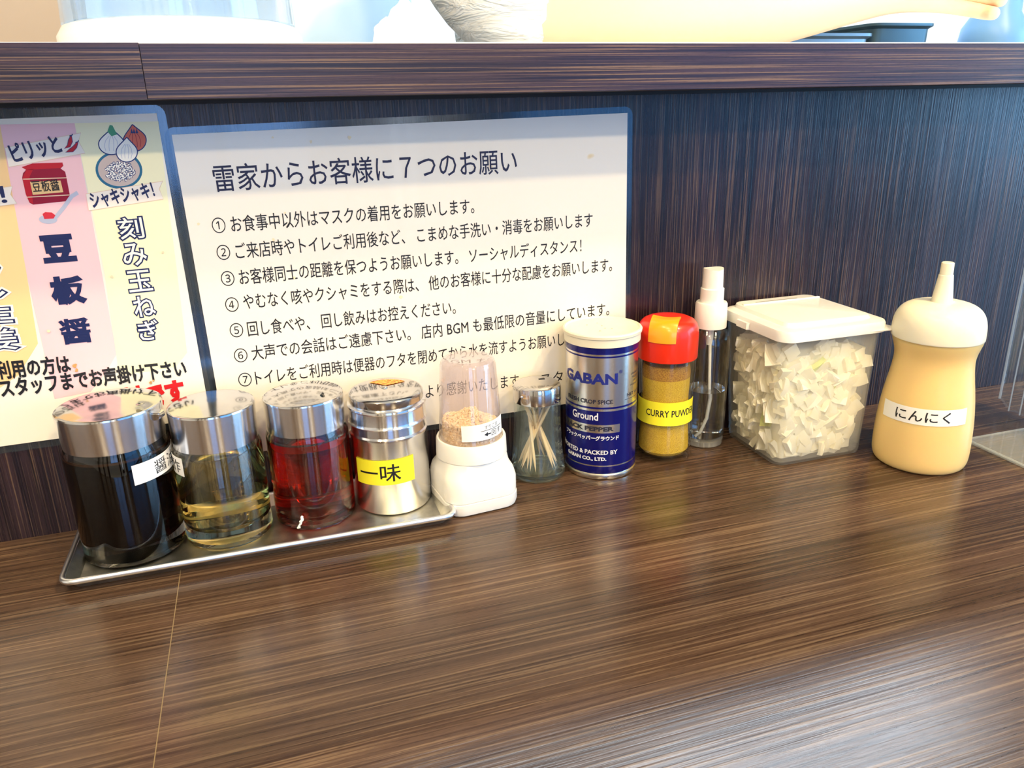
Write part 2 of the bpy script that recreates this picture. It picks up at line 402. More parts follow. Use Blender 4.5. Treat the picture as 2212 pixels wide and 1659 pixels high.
# ------------------------------------------------------------------ kitchen side
fr = thing('refrigerator', (-.1, 1.2, FL), 'pale blue steel refrigerator standing behind the clear jug', 'refrigerator')
xa, xb = at_y(150, 20, 1.15).x, at_y(892, 20, 1.15).x
fm = mat('fridge_steel', (.50, .66, .78), .35, .3)
box_obj('cabinet_body', (xa, 1.15, FL), (xb, 1.5, 1.1), fm, fr, bev=.01)
box_obj('door_panel', (xa + .01, 1.125, FL + .1), (xb - .01, 1.149, 1.09), fm, fr, bev=.006)
box_obj('handle', (xb - .06, 1.085, .55), (xb - .035, 1.125, .95), M['steel'], fr, bev=.004)
ptn = at_y(118, 20, .60)
slab('wall_partition', (XL, .60, FL), (at_y(135, 20, .60).x, .66, CEIL), mat('partition_paint', (.50, .41, .33), .8))

# clear jug on the ledge
jx0, jx1 = at_y(120, 75, .10).x, at_y(655, 75, .10).x; jr = (jx1 - jx0) / 2 * .985; jc = (jx0 + jx1) / 2
jg = thing('water_jug', (jc, .10, LT), 'large clear jug with a thick white base ring on the ledge', 'jug')
lathe_obj('base_ring', [(0, .003), (jr - .012, .003), (jr - .008, .0), (jr - .002, .003), (jr, .008), (jr, .013), (jr - .004, .019), (jr - .01, .021), (0, .021)], mat('frosted_white_base', (.88, .90, .92), .25), jg, jc, .10, LT)
M['jugpl'] = thin('jug_plastic', (.90, .95, 1.0), 1.45, .08, .22, (.75, .86, .95))
lathe_obj('jug_wall', [(jr - .004, .0205), (jr - .006, .06), (jr - .010, .18), (jr - .008, .20), (jr - .011, .20), (jr - .013, .18), (jr - .008, .06), (jr - .006, .0205)], M['jugpl'], jg, jc, .10, LT, close_b=False, close_t=False)
lathe_obj('jug_lid', [(0, .212), (jr - .02, .212), (jr - .006, .206), (jr - .006, .199), (jr - .012, .2005), (0, .2005)], mat('jug_lid_blue', (.55, .72, .85), .4), jg, jc, .10, LT)
lathe_obj('water', [(0, .0212), (jr - .014, .0212), (jr - .016, .065), (0, .065)], mat('jug_water', (.82, .93, 1.0), 0, 0, 1.0, 1.33), jg, jc, .10, LT)
bm = bmesh.new(); tube(bm, [(jc - .02, .10 + jr - .006, LT + .17), (jc - .02, .10 + jr + .03, LT + .16), (jc - .02, .10 + jr + .035, LT + .09), (jc - .02, .10 + jr - .004, LT + .07)], .007, 10); new_obj('handle', bm, M['jugpl'], jg)

# white crumpled cloth heap
bm = bmesh.new(); bmesh.ops.create_icosphere(bm, subdivisions=5, radius=1.0)
from mathutils import noise as mn
cx_, cy_ = at_y(878, 90, .13).x, .13
for v in bm.verts:
    p = v.co.copy(); k = 1 + .20 * mn.noise(p * 2.1) + .10 * mn.noise(p * 5.0) + .04 * mn.noise(p * 12)
    z = max(0, p.z * k + .35)
    v.co = Vector((cx_ + p.x * k * .026 * (1.05 - .25 * z), cy_ + p.y * k * .045, LT + z * .030))
clm = mat('white_cloth', (.88, .88, .84), .9); bump(clm, noise(clm, (300, 300, 300), 3), .3, .001)
tag(new_obj('kitchen_cloth', bm, clm), 'crumpled white cloth heaped on the ledge beside the jug', 'cloth')
# small wire clip basket bit, left of the cloth: a little white plastic comb
# grey steel pans under the arm
for i, (a, b, zt, yy) in enumerate(((1690, 1880, 72, .30), (1885, 2010, 50, .31))):
    A, B = at_y(a, 95, yy).x, at_y(b, 95, yy).x; zt_ = at_y((a + b) / 2, zt, yy).z
    pan = thing('food_pan', ((A + B) / 2, yy + .055, .14), ('low blue grey steel food pan behind the ledge under the forearm', 'taller dark blue grey food pan behind the ledge near the hand')[i], 'pan')
    hx, hy = (B - A) / 2, .055; mx, my = (A + B) / 2, yy + .055; pm = mat('pan_steel', (.20, .28, .34) if i == 0 else (.06, .11, .14), .4, .6)
    def S(hx, hy, z): return [(mx + p[0], my + p[1], z) for p in rrect(hx, hy, .012, 4)]
    bm = bmesh.new(); loft(bm, [S(hx * .9, hy * .9, .14), S(hx, hy, zt_ - .006), S(hx + .004, hy + .004, zt_ - .003), S(hx + .004, hy + .004, zt_), S(hx - .004, hy - .004, zt_), S(hx * .88, hy * .88, .143)], False, False)
    bmesh.ops.holes_fill(bm, edges=bm.edges); fix(bm); new_obj('pan_body', bm, pm, pan)
kt = thing('prep_table', (.9, .37, FL), 'steel kitchen prep table behind the serving ledge', 'table')
box_obj('table_top', (.30, .285, .12), (2.4, .455, .139), M['steel'], kt, bev=.003)
for (x, y) in ((.34, .31), (2.35, .31), (.34, .43), (2.35, .43)): box_obj('leg', (x - .015, y - .015, FL), (x + .015, y + .015, .12), M['steel'], kt)
# blue pitcher at the far right
ax, bx = at_y(2092, 80, .37).x, at_y(2200, 60, .37).x; pr_ = (bx - ax) / 2; pcx = (ax + bx) / 2
bp = thing('blue_pitcher', (pcx, .37, .139), 'rounded blue pitcher on the kitchen table beyond the hand', 'pitcher')
bpm = mat('blue_plastic', (.16, .36, .68), .35)
prof = [(0, 0), (pr_ * .62, 0), (pr_ * .72, .06), (pr_ * .80, .12), (pr_ * .98, .17), (pr_, .190), (pr_ * .95, .205), (pr_ * .68, .223), (pr_ * .66, .28), (pr_ * .70, .32), (pr_ * .62, .32), (pr_ * .58, .30), (0, .30)]
lathe_obj('pitcher_body', prof, bpm, bp, pcx, .37, .139)
bm = bmesh.new(); tube(bm, [(pcx + pr_ * .6, .37, .139 + .31), (pcx + pr_ * 1.5, .37, .139 + .30), (pcx + pr_ * 1.7, .37, .139 + .25), (pcx + pr_ * .9, .37, .139 + .2)], .008, 10); new_obj('handle', bm, mat('pale_blue_plastic', (.5, .75, .9), .35), bp)

# ---- the cook
def skin_mesh(name, nodes, edges, mats, parent, sub=2, root=0):
    me = bpy.data.meshes.new(name); me.from_pydata([n[0] for n in nodes], edges, [])
    o = bpy.data.objects.new(name, me); COL.objects.link(o)
    md = o.modifiers.new('skin', 'SKIN'); md.use_smooth_shade = True
    for i, n in enumerate(nodes):
        sv = me.skin_vertices[0].data[i]; r = n[1]; sv.radius = r if isinstance(r, tuple) else (r, r); sv.use_root = (i == root)
    sd = o.modifiers.new('s', 'SUBSURF'); sd.levels = sub; sd.render_levels = sub
    dg = bpy.context.evaluated_depsgraph_get(); dg.update()
    m2 = bpy.data.meshes.new_from_object(o.evaluated_get(dg)); bpy.data.objects.remove(o)
    m2.name = name
    for m in mats: m2.materials.append(m)
    o2 = bpy.data.objects.new(name, m2); COL.objects.link(o2); o2.parent = parent; o2.matrix_parent_inverse = parent.matrix_world.inverted()
    m2.polygons.foreach_set('use_smooth', [True] * len(m2.polygons)); return o2
ck = thing('person', (.56, .60, FL), 'cook in a white shirt reaching a bare forearm along the kitchen side', 'person')
skinm = mat('skin', (.86, .62, .42), .5, sss=.15); shirtm = mat('white_shirt', (.80, .82, .82), .85); hairm = mat('black_hair', (.015, .012, .01), .5)
n_ = noise(shirtm, (9, 9, 30), 4, .6, dist=1.5); bump(shirtm, n_, .9, .02)
AY = .245
N = [((.56, .60, .05), (.14, .10)),      # 0 pelvis
     ((.56, .61, .25), (.125, .095)), ((.56, .61, .42), (.145, .10)), ((.56, .61, .56), (.11, .075)),  # 1-3
     ((.56, .60, .65), .052), ((.56, .585, .72), .055), ((.56, .58, .80), (.072, .082)), ((.56, .585, .87), (.062, .07)),  # 4-7 neck, head
     ((.40, .60, .575), .055), ((.36, .50, .46), .048), ((.385, .30, .343), .046),    # 8-10 right shoulder, upper arm, elbow
     ((.50, AY, .347), .052), ((.64, AY, .351), .047), ((.775, AY, .368), .031),      # 11-13 forearm, wrist
     ((.72, .60, .575), .055), ((.77, .68, .42), .045), ((.77, .70, .27), .038), ((.77, .70, .18), .030), ((.77, .70, .13), .024),  # 14-18 left arm
     ((.81, AY, .372), (.030, .018)), ((.85, AY - .005, .374), (.034, .015)), ((.77, .70, .09), (.028, .015)),   # 19,20 palm ; 21 left palm
     ((.47, .60, -.25), .085), ((.47, .61, -.68), .05), ((.47, .56, -.765), .03),
     ((.65, .60, -.25), .085), ((.65, .61, -.68), .05), ((.65, .56, -.765), .03)]
Eg = [(0, 1), (1, 2), (2, 3), (3, 4), (4, 5), (5, 6), (6, 7), (3, 8), (8, 9), (9, 10), (10, 11), (11, 12), (12, 13), (3, 14), (14, 15), (15, 16), (16, 17), (17, 18), (13, 19), (19, 20), (18, 21), (0, 22), (22, 23), (23, 24), (0, 25), (25, 26), (26, 27)]
# fingers of the reaching hand curl over the handle of a ladle; thumb leaves the side of the palm
def finger(base, dirs, rs):
    p = Vector(base); i0 = len(N)
    for k, (d, r) in enumerate(zip(dirs, rs)):
        p = p + Vector(d); N.append((tuple(p), r)); Eg.append((20 if k == 0 and base[0] > .8 else (21 if k == 0 else len(N) - 2), len(N) - 1))
for k, (dz, L) in enumerate(((.020, .9), (.008, 1.0), (-.005, .95), (-.018, .78))):
    finger((.872, AY - .006, .372 + dz), [(0.004, 0, 0), (.028 * L, -.006, -.004), (.016 * L, -.018, -.006), (-.004, -.017, -.003)], (.0095, .0085, .008, .007))
finger((.838, AY - .02, .390), [(0, 0, 0), (.022, -.014, .006), (.018, -.012, .002)], (.011, .0095, .008))
for k, (dx, L) in enumerate(((-.022, .9), (-.008, 1.0), (.006, .95), (.019, .78))):
    finger((.77, .70 + dx, .055), [(0, 0, 0), (-.006, 0, -.028 * L), (-.014, 0, -.018 * L)], (.009, .0085, .007))
finger((.76, .675, .085), [(0, 0, 0), (-.012, -.014, -.018), (-.004, -.004, -.020)], (.010, .009, .008))
skin_mesh('body', N, Eg, [skinm], ck)
sh = [((.56, .60, .02), (.165, .125)), ((.56, .61, .25), (.155, .12)), ((.56, .61, .42), (.165, .118)), ((.56, .61, .565), (.125, .09)), ((.56, .60, .615), .072),
      ((.40, .60, .575), .066), ((.365, .52, .49), .068), ((.385, .31, .348), .066), ((.455, .262, .347), .063), ((.72, .60, .575), .066), ((.76, .65, .48), .064), ((.77, .68, .42), .062)]
skin_mesh('shirt', sh, [(0, 1), (1, 2), (2, 3), (3, 4), (3, 5), (5, 6), (6, 7), (7, 8), (3, 9), (9, 10), (10, 11)], [shirtm], ck)
tr = [((.56, .60, .03), (.15, .115)), ((.56, .60, -.06), (.15, .115)), ((.47, .60, -.25), .098), ((.47, .61, -.70), .062), ((.65, .60, -.25), .098), ((.65, .61, -.70), .062)]
skin_mesh('trousers', tr, [(0, 1), (1, 2), (2, 3), (1, 4), (4, 5)], [mat('dark_trousers', (.03, .03, .04), .8)], ck, sub=1)
bm = bmesh.new()
for v in bmesh.ops.create_icosphere(bm, subdivisions=4, radius=1.0)['verts']:
    p = v.co; v.co = Vector((.56 + p.x * .083, .592 + p.y * .094 + (.012 if p.z < .1 else 0), .845 + p.z * .080)) if (p.y > -.25 or p.z > .45) else Vector((.56 + p.x * .05, .60 + p.y * .02, .86 + p.z * .04))
new_obj('hair', bm, hairm, ck)
eyem = mat('eye_dark', (.02, .015, .01), .2)
for sx in (-1, 1):
    bm = bmesh.new(); bmesh.ops.create_uvsphere(bm, u_segments=12, v_segments=8, radius=.011, matrix=Matrix.Translation((.56 + sx * .028, .507, .815))); new_obj('eye', bm, eyem, ck)
bm = bmesh.new(); tube(bm, [(.56, .502, .818), (.56, .494, .795), (.56, .488, .783), (.56, .505, .776)], [.006, .009, .011, .006], 10); new_obj('nose', bm, skinm, ck)
bm = bmesh.new(); tube(bm, [(.538, .512, .757), (.55, .503, .755), (.57, .503, .755), (.582, .512, .757)], [.002, .0045, .0045, .002], 8); new_obj('mouth', bm, mat('lips', (.55, .2, .15), .5), ck)
for sx in (-1, 1):
    bm = bmesh.new(); tube(bm, [(.56 + sx * .072, .575, .835), (.56 + sx * .082, .585, .825), (.56 + sx * .08, .583, .80), (.56 + sx * .07, .572, .785)], [.005, .011, .009, .005], 8); new_obj('ear', bm, skinm, ck)

# ------------------------------------------------------------------ notice on the back panel
TLW = at_y(371, 291); phi = .0176
ex = Vector((math.cos(phi), 0, math.sin(phi))); ez = Vector((-math.sin(phi), 0, math.cos(phi)))
def sheet(name, o, W, H, marg, mpaper, parent, rad=.006):
    """laminated sheet: paper sealed in a clear film with a rounded border; o = top left of the paper"""
    c = o + ex * (W / 2) - ez * (H / 2)
    bm = bmesh.new()
    out = [c + ex * p[0] + ez * p[1] for p in rrect(W / 2 + marg, H / 2 + marg, rad, 5)]
    loft(bm, [[p + Vector((0, -.0004, 0)) for p in out], [p + Vector((0, -.0007, 0)) for p in out]]); fix(bm)
    new_obj('film_border', bm, M['laminate'], parent, smooth=False)
    bm = bmesh.new(); q = [o - ez * H, o - ez * H + ex * W, o + ex * W, o]
    loft(bm, [[p + Vector((0, -.0008, 0)) for p in q], [p + Vector((0, -.0011, 0)) for p in q]]); fix(bm)
    return new_obj('paper', bm, mpaper, parent, smooth=False)
paper = mat('laminated_paper', (.80, .76, .69), .32, spec=.35, coat=.12)
n1 = noise(paper, (70, 70, 70), 1, .5); st = ramp(paper, n1, [(.755, (1, 1, 1)), (.80, (.93, .80, .55))])
lk(paper, mixc(paper, 1.0, (.80, .76, .69), st, 'MULTIPLY'), bsdf(paper).inputs['Base Color'])
nt_ = thing('house_rules_notice', TLW + ex * .15 - ez * .21, 'white laminated notice with seven numbered lines taped to the dark panel', 'notice')
sheet('n', TLW, .297, .21, .0042, paper, nt_)
def wall_text(name, s, bl, br, h, m, parent, bold=0.0, y=-.0011, lift=.00012, full=False):
    bm = bmesh.new(); add_text(bm, s, wallquad(bl, br, h, y), bold, lift=lift, ref=s, full=full); return new_obj(name, bm, m, parent, smooth=False)
wall_text('title_text', '雷家からお客様に７つのお願い', (466, 415), (1117, 373), .0152, M['navy'], nt_, .00009)
LN = [('お食事中以外はマスクの着用をお願いします。', (501, 502), (1025, 461)),
      ('ご来店時やトイレご利用後など、 こまめな手洗い・消毒をお願いします', (511, 560), (1280, 490)),
      ('お客様同士の距離を保つようお願いします。 ソーシャルディスタンス！', (519, 616), (1256, 545)),
      ('やむなく咳やクシャミをする際は、 他のお客様に十分な配慮をお願いします。', (528, 669), (1322, 586)),
      ('回し食べや、 回し飲みはお控えください。', (537, 727), (985, 678)),
      ('大声での会話はご遠慮下さい。 店内 BGM も最低限の音量にしています。', (546, 779), (1316, 681)),
      ('トイレをご利用時は便器のフタを閉めてから水を流すようお願いします。', (554, 832), (1268, 740))]
MK = [(473, 490), (483, 548), (492, 604), (501, 660), (510.5, 715), (519.5, 769), (528.5, 821)]
for i, (s, a, b) in enumerate(LN):
    wall_text('rule_text', s, a, b, .0096, M['ink'], nt_, .00005)
    c, k = MK[i], 14.5
    wall_text('number_mark', '①②③④⑤⑥⑦'[i], (c[0] - k + 2, c[1] + k + 1), (c[0] + k + 2, c[1] + k - 1), .0102, M['ink'], nt_, 0)
wall_text('closing_text', 'ご協力に心より感謝いたします。', (800, 876), (1130, 834), .0098, M['ink'], nt_, 0)
wall_text('closing_text', 'スタッフ一同', (1168, 834), (1322, 812), .0098, M['ink'], nt_, 0)

# ------------------------------------------------------------------ colourful menu poster (left), partly out of frame
pw = thing('menu_poster', at_y(200, 560), 'laminated topping poster in orange, pink and yellow stripes with onion drawings', 'poster')
pTR = at_y(338.5, 244.5); sv = (ex, ez)
phi2 = .013; ex = Vector((math.cos(phi2), 0, math.sin(phi2))); ez = Vector((-math.sin(phi2), 0, math.cos(phi2)))
PH = (at_y(338.5, 244.5).z - at_y(436, 903).z); PW = .18
ppaper = mat('poster_paper', (.83, .80, .72), .32, spec=.35, coat=.12)
sheet('p', pTR - ex * PW, PW, PH, .0048, ppaper, pw)
ex, ez = sv
PY = -.00115
def poly(bm, pts, mi=0, y=PY, lift=0.0):
    vs = []
    for p in pts:
        q = at_y(p[0], p[1], y); q.y -= lift; vs.append(bm.verts.new(q))
    f = bm.faces.new(vs); f.material_index = mi; f.normal_update()
    if f.normal.y > 0: f.normal_flip()
def stroke(bm, pts, wd, mi=0, lift=0.0, closed=False, y=PY):
    P = [Vector((p[0], p[1])) for p in pts]; n = len(P)
    L = []; R_ = []
    for i, p in enumerate(P):
        a = P[(i - 1) % n] if closed else P[max(i - 1, 0)]; b = P[(i + 1) % n] if closed else P[min(i + 1, n - 1)]
        d = (b - a); d = d.normalized() if d.length > 0 else Vector((1, 0)); q = Vector((-d.y, d.x)) * wd / 2
        L.append(p + q); R_.append(p - q)
    for i in range(n if closed else n - 1):
        j = (i + 1) % n; poly(bm, [L[i], L[j], R_[j], R_[i]], mi, y, lift)
def ell(cx, cy, rx, ry, rot=0, n=28, a0=0, a1=2 * PI):
    full = abs(a1 - a0 - 2 * PI) < 1e-6
    return [(cx + rx * math.cos(t) * math.cos(rot) - ry * math.sin(t) * math.sin(rot), cy + rx * math.cos(t) * math.sin(rot) + ry * math.sin(t) * math.cos(rot))
            for t in [a0 + (a1 - a0) * i / (n if full else n - 1) for i in range(n)]]
pc = dict(orange=(.93, .62, .30), yellow=(.95, .88, .48), pink=(.90, .56, .60), pyellow=(.90, .86, .58), white=(.86, .84, .78), tag=(.88, .80, .72), red=(.50, .010, .025), dred=(.28, .004, .03),
          copper=(.62, .14, .09), green=(.06, .30, .17), line=(.01, .035, .16), bowl=(.02, .14, .26), inner=(.55, .45, .42), spoon=(.45, .48, .62), paste=(.60, .03, .05), gold=(.78, .52, .25), crimson=(.62, .015, .02), edge=(.80, .58, .42))
PK = list(pc); PM = [mat('print_' + k, v, .42, spec=.35) for k, v in pc.items()]; pi_ = {k: i for i, k in enumerate(PK)}
L1, L2, L3, L4, L5, L6 = .00004, .00009, .00014, .00019, .00024, .00029
bm = bmesh.new()
poly(bm, [(-60, 272), (5, 270), (82, 742), (40, 810), (-60, 880)], pi_['orange'], lift=L1 - .00002)
bm2 = bmesh.new()
poly(bm2, [(0, 269), (161, 266), (252, 765), (228, 806), (196, 846), (118, 862), (60, 605)], pi_['pink'], lift=L1 + .00001)
bm3 = bmesh.new()
poly(bm3, [(161, 266), (342, 262), (404, 762), (380, 792), (258, 812), (226, 590)], pi_['pyellow'], lift=L1 + .00003)
for b_ in (bm, bm2, bm3): new_obj('printed_stripe', b_, PM, pw, smooth=False)
# onions
def onion(cx, cy, rx, ry, body, tip, lw=2.2, lift=L2, tipc=None, rot=0):
    bm = bmesh.new(); out = []
    for p in ell(0, 0, rx, ry, 0, 40):
        x, y = p
        if y < 0: 
            k = (-y / ry) ** 3; x *= (1 - .72 * k); y -= k * tip
        X = cx + x * math.cos(rot) - y * math.sin(rot); Y = cy + x * math.sin(rot) + y * math.cos(rot); out.append((X, Y))
    poly(bm, out, pi_[body], lift=lift); stroke(bm, out, lw, pi_['line'], lift + .00003, True)
    for k in (-.55, -.2, .18, .5):
        stroke(bm, [(cx + k * rx * s_ * math.cos(rot) - yy * math.sin(rot), cy + yy * math.cos(rot) + k * rx * s_ * math.sin(rot)) for s_, yy in ((.35, -ry * .75), (.85, -ry * .3), (1.0, ry * .2), (.8, ry * .65))], 1.0, pi_['spoon'] if body == 'white' else pi_['dred'], lift + .00002)
    if tipc: 
        q = [(cx - 9, cy - ry - tip * .4), (cx - 4, cy - ry - tip - 8), (cx + 2, cy - ry - tip - 7), (cx + 12, cy - ry * .9), (cx, cy - ry * .72)]
        poly(bm, q, pi_[tipc], lift=lift + .00004)
    return new_obj('onion_drawing', bm, PM, pw, smooth=False)
bm = bmesh.new()
poly(bm, ell(257, 367, 48, 37, .1), pi_['inner'], lift=L2 - .00001); stroke(bm, ell(257, 367, 48, 38, .1, 40), 5.5, pi_['bowl'], L2 + .00001, True)
random.seed(3)
for _ in range(190):
    a, r = random.random() * 2 * PI, math.sqrt(random.random()); x, y = 259 + 32 * r * math.cos(a), 371 + 21 * r * math.sin(a)
    poly(bm, ell(x, y, 3.6, 2.6, random.random() * 3, 6), pi_['line'], lift=L3 + _ * 4e-7); poly(bm, ell(x, y, 2.4, 1.6, random.random() * 3, 6), pi_['white'], lift=L3 + .00002 + _ * 4e-7)
new_obj('bowl_drawing', bm, PM, pw, smooth=False)
onion(291, 303, 25, 24, 'copper', 10, lift=L2, rot=-.15)
bm = bmesh.new()
for dx in (-5, 0, 6): poly(bm, [(290 + dx - 3, 288), (289 + dx, 277), (293 + dx, 288)], pi_['line'], lift=L3)
new_obj('onion_drawing', bm, PM, pw, smooth=False)
onion(241, 311, 28, 23, 'white', 10, lift=L3, tipc='green')
onion(274, 328, 23, 22, 'white', 9, lift=L4 + .00003)
# banners
def ribbon(pts, lift=L3):
    bm = bmesh.new(); poly(bm, pts, pi_['tag'], lift=lift); stroke(bm, pts, 1.3, pi_['edge'], lift + .00002, True); return new_obj('ribbon_print', bm, PM, pw, smooth=False)
ribbon([(186, 419), (352, 391), (344, 408), (353, 430), (192, 455)], L5)
ribbon([(11, 319), (175, 287), (170, 305), (184, 331), (19, 361)], L5)
ribbon([(-40, 412), (27, 402), (23, 420), (37, 440), (-40, 450)], L5)
LP = .00035
def ptext(name, s, bl, br, h, m, bold=0.0, lift=LP, full=False):
    return wall_text(name, s, bl, br, h, m, pw, bold, PY, lift, full)
navy2 = mat('print_navy', (.006, .014, .085), .42)
ptext('ribbon_text', 'シャキシャキ！', (202, 450), (336, 425), .0088, navy2, .00030)
ptext('ribbon_text', 'ピリッと', (33, 352), (136, 329), .0098, navy2, .00035)
ptext('ribbon_text', '！', (6, 438), (16, 437), .0090, navy2, .0002, full=True)
# chillies
for (pts) in (((153, 293), (148, 302), (146, 313), (139, 321), (152, 317), (157, 306), (155, 294)), ((166, 307), (158, 316), (150, 322), (142, 329), (158, 328), (166, 319), (169, 308))):
    bm = bmesh.new(); poly(bm, pts, pi_['red'], lift=LP); stroke(bm, list(pts), 1.2, pi_['line'], LP + .00003, True)
    stroke(bm, [(pts[0][0] - 3, pts[0][1] + 1), (pts[0][0] + 3, pts[0][1] - 1), (pts[0][0] + 4, pts[0][1] - 4)], 2.4, pi_['line'], LP + .00004); new_obj('chilli_drawing', bm, PM, pw, smooth=False)
# bean paste pot
bm = bmesh.new()
poly(bm, [(47, 361), (70, 353), (135, 351), (137, 358), (131, 364), (141, 371), (144, 385), (151, 422), (148, 434), (72, 442), (64, 438), (56, 420), (48, 384), (50, 374), (57, 366)], pi_['dred'], lift=L3)
poly(bm, [(47, 361), (70, 353), (135, 351), (137, 358), (130, 363), (57, 367)], pi_['red'], lift=L4)
poly(bm, [(57, 367), (72, 365), (64, 382), (72, 440), (64, 437), (56, 420), (49, 384)], pi_['red'], lift=L4)
poly(bm, [(65, 393), (131, 390), (137, 415), (71, 421)], pi_['gold'], lift=L5)
stroke(bm, [(50, 387), (145, 384)], 2, pi_['edge'], L5); stroke(bm, [(58, 426), (151, 421)], 2, pi_['edge'], L5)
new_obj('jar_drawing', bm, PM, pw, smooth=False)
ptext('jar_text', '豆板醤', (73, 415), (130, 411), .0060, M['ink'], .0001)
bm = bmesh.new(); poly(bm, ell(104, 474, 20, 9.5, .05), pi_['spoon'], lift=L4 + .00001); stroke(bm, [(118, 472), (138, 448), (155, 424), (168, 416)], 9, pi_['spoon'], L4)
poly(bm, [(92, 462), (98, 458), (112, 459), (120, 465), (116, 472), (96, 473)], pi_['paste'], lift=L5); new_obj('spoon_drawing', bm, PM, pw, smooth=False)
for s, bl, br, h in (('豆', (100, 565), (163, 560), .0143), ('板', (120, 655), (183, 650), .0150), ('醤', (138, 743), (199, 737), .0150)):
    ptext('heading_text', s, bl, br, h, navy2, .0011 if s != '醤' else .0005, full=True)
for s, bl, br, h in (('刻', (262, 517), (313, 513), .0124), ('み', (270, 575), (320, 571), .0134), ('玉', (281, 631), (331, 626), .0128), ('ね', (294, 685), (338, 680), .0126), ('ぎ', (304, 736), (346, 731), .0125)):
    ptext('heading_text', s, bl, br, h, navy2, .0009, full=True); ptext('heading_text', s, bl, br, h, PM[pi_['white']], .00012, LP + .00009, full=True)
for s, bl, br, h in (('ろ', (-52, 598), (2, 593), .0120), ('し', (-44, 648), (14, 643), .0120), ('生', (-40, 699), (28, 695), .0110), ('姜', (-30, 758), (40, 753), .0130)):
    ptext('heading_text', s, bl, br, h, PM[pi_['white']], .0018, LP - .00006, full=True); ptext('heading_text', s, bl, br, h, navy2, .0009, full=True)
    ptext('heading_text', s, bl, br, h, PM[pi_['white']], .00015, LP + .00009, full=True)
ptext('footer_text', 'ご利用の方は', (-32, 822), (154, 803), .0104, M['ink'], .0004)
ptext('footer_text', 'スタッフまでお声掛け下さい', (6, 858), (404, 812), .0108, M['ink'], .0004)
ptext('footer_text', '無料です', (232, 895), (402, 864), .0140, PM[pi_['crimson']], .0009)

stm = mat('sauce_stain', (.55, .30, .10), .5); stl = mat('faint_stain', (.80, .68, .45), .5)
def stain(px, py, r, m, par):
    bm = bmesh.new(); random.seed(px); poly(bm, [(px + r * random.uniform(.6, 1.2) * math.cos(t), py + r * random.uniform(.6, 1.3) * math.sin(t)) for t in [2 * PI * i / 12 for i in range(12)]], 0, lift=.0006 if par is pw else .00015)
    new_obj('stain', bm, m, par, smooth=False)
for q in ((162, 790, 5), (166, 799, 4), (326, 826, 3.5), (332, 822, 2.5)): stain(*q, stm, pw)
for q in ((105, 715, 3.5), (352, 545, 3), (242, 597, 3.5)): stain(*q, stl, pw)
for q in ((589, 297, 3), (755, 297, 4), (672, 306, 3.5), (429, 484, 3.5), (591, 518, 3.5), (616, 460, 2.5), (636, 600, 3), (866, 641, 4)): stain(*q, stl, nt_)

# ------------------------------------------------------------------ metal tray
TB = at_y(0, 0)
tx0, tx1, ty0, ty1 = -.0095, .2180, -.0812, -.0085
tx0 -= .0015; tx1 += .002
cxm, cym, hx, hy = (tx0 + tx1) / 2, (ty0 + ty1) / 2, (tx1 - tx0) / 2, (ty1 - ty0) / 2
def RS(dx, z, r): return [(cxm + p[0], cym + p[1], z) for p in rrect(hx - dx, hy - dx, max(.0015, r), 5)]
bm = bmesh.new()
loft(bm, [RS(.005, .0005, .004), RS(.001, .0058, .006), RS(-.0004, .0066, .007), RS(-.0004, .0085, .007), RS(.0008, .0088, .006), RS(.0014, .0082, .006), RS(.0065, .0022, .004), RS(.009, .0018, .004)])
fix(bm)
TRO = bm
tray = tag(new_obj('condiment_tray', bm, M['tray']), 'shallow stainless steel tray holding the three sauce bottles and chilli shaker', 'tray')
bpy.context.view_layer.update()
TZ = .0021
bm = bmesh.new(); rp = RS(-.0006, .0078, .0075); tube(bm, rp + rp[:1], .0019, 12, caps=False); new_obj('rolled_rim', bm, mat('rim_steel', (.88, .89, .92), .28, 1.0), tray)

